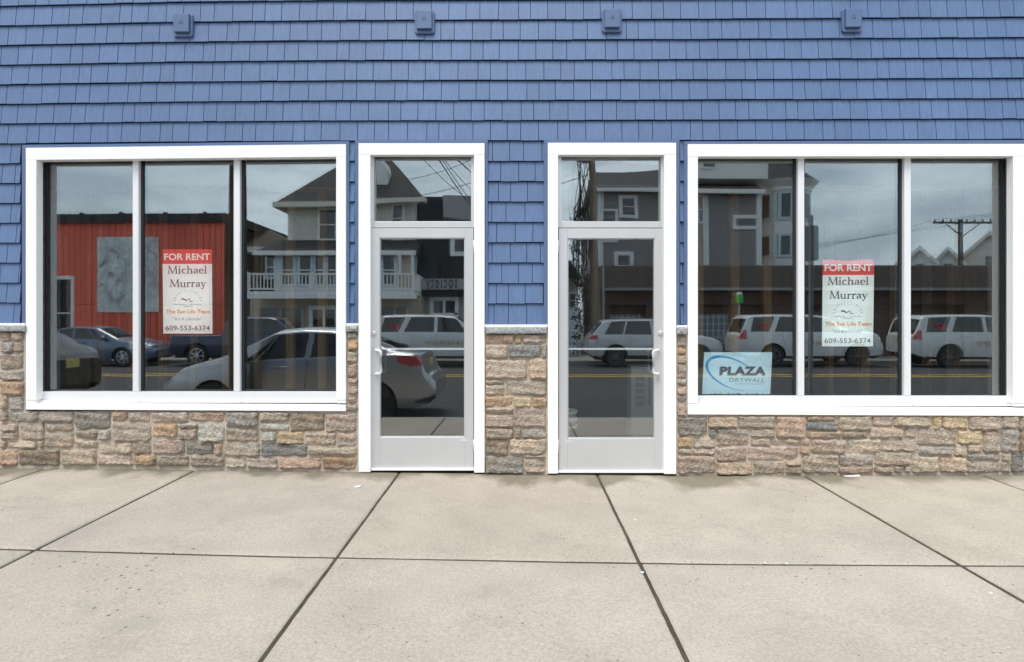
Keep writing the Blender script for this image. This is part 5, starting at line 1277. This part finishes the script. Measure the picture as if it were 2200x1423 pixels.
m = MB(); m.lathe([(rad + .05, zt0 - .6), (rad + .12, zt0 - .55), (rad + .12, zt0 - .4), (rad + .5, zt0 - .05), (rad + .58, zt0 + .04)], 12, 'z', (cx, cy_, 0)); lc.build(m, 'cornice', M['housewhite'])
for ang_ in (-32, 8, 48):
    for (y0, y1) in ((408, 470), (500, 552)):
        zA, zB = R(1700, y1, d)[1], R(1700, y0, d)[1]; a_ = radians(90 + ang_); ux, uy = cos(a_), sin(a_); tx_, ty_ = -uy, ux
        m = MB(); gm_ = MB()
        for (mm_, hw_, off, zz0, zz1) in ((m, .46, .05, zA, zB), (gm_, .26, .08, zA + .16, zB - .16)):
            c0 = Vector((cx + ux * (rad + off - .1), cy_ + uy * (rad + off - .1), 0)); tv = Vector((tx_, ty_, 0)) * hw_; nv = Vector((ux, uy, 0)) * .1
            mm_.hexa([c0 - tv + Vector((0, 0, zz0)), c0 + tv + Vector((0, 0, zz0)), c0 + tv + nv + Vector((0, 0, zz0)), c0 - tv + nv + Vector((0, 0, zz0)), c0 - tv + Vector((0, 0, zz1)), c0 + tv + Vector((0, 0, zz1)), c0 + tv + nv + Vector((0, 0, zz1)), c0 - tv + nv + Vector((0, 0, zz1))])
        w = lc.build(m, 'window', M['paleblue']); lc.build(gm_, 'pane', M['winglass'], w)
# --- gabled white houses far off
hd = 62.0
for (pa, pb, pyr, pye, lab, mt_) in ((1940, 2006, 527, 562, 'pale gabled house mirrored at the left of the far right pane', 'housewhite'), (2008, 2066, 528, 562, 'pale gabled house mirrored just left of the crossarm pole', 'housewhite'), (2078, 2185, 495, 545, 'taller cream gabled house mirrored right of the crossarm pole', 'cream')):
    t = thing('gabled_house', lab, 'house', (R((pa + pb) / 2, 700, hd)[0], -hd, GZ), 0, 'gabled houses beyond the low shop row'); lc = Loc(t); t.rotation_euler = (0, 0, 0.60)
    xa, xb = R(pa, 550, hd)[0], R(pb, 550, hd)[0]; zr, ze = R(2000, pyr, hd)[1], R(2000, pye, hd)[1]; xm = (xa + xb) / 2
    m = MB(); m.poly([(xa + .3, GZ), (xb - .3, GZ), (xb - .3, ze), (xm, zr - .4), (xa + .3, ze)], -hd - 3, -hd); lc.build(m, 'wall', M[mt_])
    m = MB(); dr = Vector((xm - xa, 0, zr - ze))
    for (p, q) in (((xa - .2, ze - .2), (xm, zr)), ((xm, zr), (xb + .2, ze - .2))):
        m.hexa([(p[0], -hd - 3.3, p[1] - .25), (q[0], -hd - 3.3, q[1] - .25), (q[0], -hd + .5, q[1] - .25), (p[0], -hd + .5, p[1] - .25), (p[0], -hd - 3.3, p[1]), (q[0], -hd - 3.3, q[1]), (q[0], -hd + .5, q[1]), (p[0], -hd + .5, p[1])])
    lc.build(m, 'roof', M['roofbrown'])
    m = MB()
    for (p, q) in (((xa - .2, ze - .2), (xm, zr)), ((xm, zr), (xb + .2, ze - .2))):
        m.hexa([(p[0], -hd + .502, p[1] - .5), (q[0], -hd + .502, q[1] - .5), (q[0], -hd + .56, q[1] - .5), (p[0], -hd + .56, p[1] - .5), (p[0], -hd + .502, p[1]), (q[0], -hd + .502, q[1]), (q[0], -hd + .56, q[1]), (p[0], -hd + .56, p[1])])
    lc.build(m, 'bargeboard', M['housewhite'])
    lc.window(xm - .5, xm + .5, ze - 1.4, ze - .1, -hd + .01, M['paleblue'], fw=.14)

# ---------------------------------------------------------------- poles, posts and wires
def pole(name, label, x, y, z0, z1, r0, r1, m_, lean=0.0, cat='pole'):
    t = thing(name, label, cat, (x, y, z0)); m = MB(); k = 14
    m.tube([(lean * (i / k) ** 1.0, 0, (z1 - z0) * i / k) for i in range(k + 1)], [r0 + (r1 - r0) * i / k for i in range(k + 1)], 14); m.build('shaft', m_, t, smooth=True); return t
PX = R(497, 690, 3.55)[0]
np_ = pole('utility_pole', 'dark wooden utility pole mirrored in the middle pane of left window', PX, -3.62, -0.08, 10.5, 0.125, 0.10, M['darkpole'])
m = MB(); m.box(-1.2, 1.2, -0.16, -0.06, 9.6, 9.72); m.build('crossarm', M['darkpole'], np_)
fx = R(1276, 690, 18.6)[0]
fp = pole('utility_pole', 'weathered brown utility pole with hanging cables, mirrored in the right glass door', fx + 0.15, -18.7, GZ, 11.2, 0.17, 0.13, M['wood'], -0.35)
m = MB(); m.box(-1.3, .6, .12, .22, 10.2, 10.33); m.build('crossarm', M['wood'], fp)
m = MB(); m.lathe([(0.02, 8.0), (.24, 8.02), (.24, 9.0), (.02, 9.05)], 16, 'z', (-.62, .05, 0)); m.build('transformer', M['galv'], fp, smooth=True)
m = MB(); m.tube([(.25, 0, 0), (.22, .02, 3.8)], .05, 8); m.build('cable_guard', M['galv'], fp)
rw = random.Random(8); m = MB()
for k in range(34):
    a = rw.uniform(-1.05, -.3); b = rw.uniform(-.85, -.3); zt_ = rw.uniform(5.6, 8.6); zb_ = rw.uniform(1.8, 4.2)
    m.tube([(b - .05, .1 + rw.uniform(0, .15), zt_), (a, .15 + rw.uniform(0, .2), (zt_ * .6 + zb_ * .4)), (a + rw.uniform(-.12, .12), .16 + rw.uniform(0, .2), (zt_ * .25 + zb_ * .75)), (b, .1, zb_)], rw.uniform(.008, .022), 5)
m.build('hanging_cable', M['wire'], fp)
m = MB(); vv = []; 
for k in range(900):
    hh = rw.uniform(0, 1) ; z = 3.0 + hh * 3.0 if rw.random() < .5 else rw.uniform(0.2, 3.4); x = -.80 + rw.gauss(0, .16) ; y = .1 + rw.gauss(0, .12); s = rw.uniform(.03, .07); aa = rw.uniform(0, 6.28); bb = rw.uniform(-.8, .8)
    e1 = Vector((cos(aa), .3 * sin(aa), sin(bb))) * s; e2 = Vector((-sin(aa), .4, cos(aa))) * s * .7; c0 = Vector((x, y, z)); m.add([c0 - e1, c0 - e2, c0 + e1, c0 + e2], [(0, 1, 2, 3)])
m.build('creeper', mat('dead_creeper', (0.045, 0.042, 0.03), .9, noise=(9, .4, U1)), fp)
cp_x = R(2066, 600, 46)[0]
cp = pole('utility_pole', 'wooden utility pole with a wide braced crossarm, mirrored in the far right pane', cp_x, -46, GZ, R(2066, 470, 46)[1], .22, .18, M['darkpole'])
zc = R(2066, 480, 46)[1] - GZ
m = MB(); m.box(-2.6, 2.6, .2, .35, zc, zc + .16); m.tube([(-1.5, .28, zc), (0, .2, zc - 1.1)], .05, 6); m.tube([(1.5, .28, zc), (0, .2, zc - 1.1)], .05, 6)
for k in range(8): m.lathe([(.05, 0), (.07, .1), (.05, .22)], 8, 'z', (-2.45 + k * .7, .28, zc + .16))
m.build('crossarm', M['darkpole'], cp)
def wire(a, b, sag, r, label, group='overhead wires'):
    a = Vector(a); b = Vector(b); pts = [a + (b - a) * k / 16 - Vector((0, 0, sag * 4 * (k / 16) * (1 - k / 16))) for k in range(17)]
    m = MB(); m.tube(pts, r, 6); tag(m.build('overhead_wire', M['wire']), label, 'wire', group)
tgt = R(1040, 478, 22)
for k, (dx, dz, sx_, sag, r) in enumerate(((0, 0, 0, .5, .022), (.25, .1, .25, .7, .014), (1.6, 1.2, .6, .8, .014), (2.2, 1.5, -.5, 1.0, .018), (3.2, 2.4, 1.0, .9, .014), (3.9, 3.2, -1.0, .6, .012), (.8, .5, .1, 1.3, .012), (1.2, .9, -.2, .4, .02), (2.8, 2.2, .4, 1.5, .01), (4.6, 4.0, -.4, 1.1, .014), (1.9, 1.1, 1.3, 1.7, .01))):
    wire((PX + sx_, -3.75, 9.5 - .25 * k), (tgt[0] + dx, -22.0, tgt[1] + dz), sag, r, 'thin black overhead wire slanting across the sky above the left glass door')
for k, (z_, z2) in enumerate(((9.6, 10.2), (8.4, 8.9), (7.2, 7.5))):
    wire((fx - .3, -18.6, z_), (fx - 13, -34, z2), .5, .018, 'black overhead wire running left from the weathered pole in the right door')
for k in range(3):
    wire((cp_x - 2.4 + 2.0 * k, -45.7, zc + GZ + .35), (cp_x - 20, -40 - 2 * k, zc + GZ - 3.6 + .5 * k), .3, .016, 'thin wire sloping down left from the wide crossarm pole')
    wire((cp_x - 2.4 + 2.0 * k, -45.7, zc + GZ + .35), (cp_x + 22, -42 - 2 * k, zc + GZ + 3.2 + .4 * k), .3, .016, 'thin wire rising right from the wide crossarm pole')
# kerbside parking sign seen from behind
sx0 = R(1745, 600, 3.5)[0]
t = thing('street_sign', 'grey kerbside street sign on a steel post, mirrored in the right window', 'sign', (sx0, -3.45, -0.07))
m = MB()
m.box(-.03, .03, -.006, .006, 0, 2.95); m.box(-.03, -.024, .0065, .03, 0, 2.95); m.box(.024, .03, .0065, .03, 0, 2.95); m.build('post', M['galv'], t)
sp_ = MB(); c, s_ = cos(radians(55)), sin(radians(55)); hw_, z0_, z1_ = .16, 2.28, 2.80; r_ = .04; o2 = []
for (cxx, czz, a0) in ((hw_ - r_, z0_ + r_, -90), (hw_ - r_, z1_ - r_, 0), (-hw_ + r_, z1_ - r_, 90), (-hw_ + r_, z0_ + r_, 180)):
    for q in range(5): o2.append((cxx + r_ * cos(radians(a0 + q * 22.5)), czz + r_ * sin(radians(a0 + q * 22.5))))
sp_.poly(o2, -.0125, -.0095); sp_.v = [(p[0] * c, p[1] + p[0] * s_ * .5, p[2]) for p in sp_.v]; sp_.build('plate', M['galv'], t)
# green parking meter across the street
gx = R(1590, 640, 18.5)
t = thing('parking_meter', 'green headed parking meter mirrored in the left pane of right window', 'parking meter', (gx[0], -18.5, GZ))
m = MB(); zt_ = R(1590, 652, 18.5)[1] - GZ; m.tube([(0, 0, 0), (0, 0, zt_)], .035, 10); m.build('post', M['galv'], t, smooth=True)
m = MB(); m.poly([(-.13, zt_), (.13, zt_), (.14, zt_ + .1), (.14, zt_ + .30), (.10, zt_ + .34), (-.10, zt_ + .34), (-.14, zt_ + .30), (-.14, zt_ + .1)], -.06, .06); m.build('head', M['greensign'], t, bevel=.01)
m = MB(); m.poly([(-.12, zt_ + .345), (.12, zt_ + .345), (.09, zt_ + .44), (-.02, zt_ + .45)], -.055, .055); m.build('cap', M['housewhite'], t)
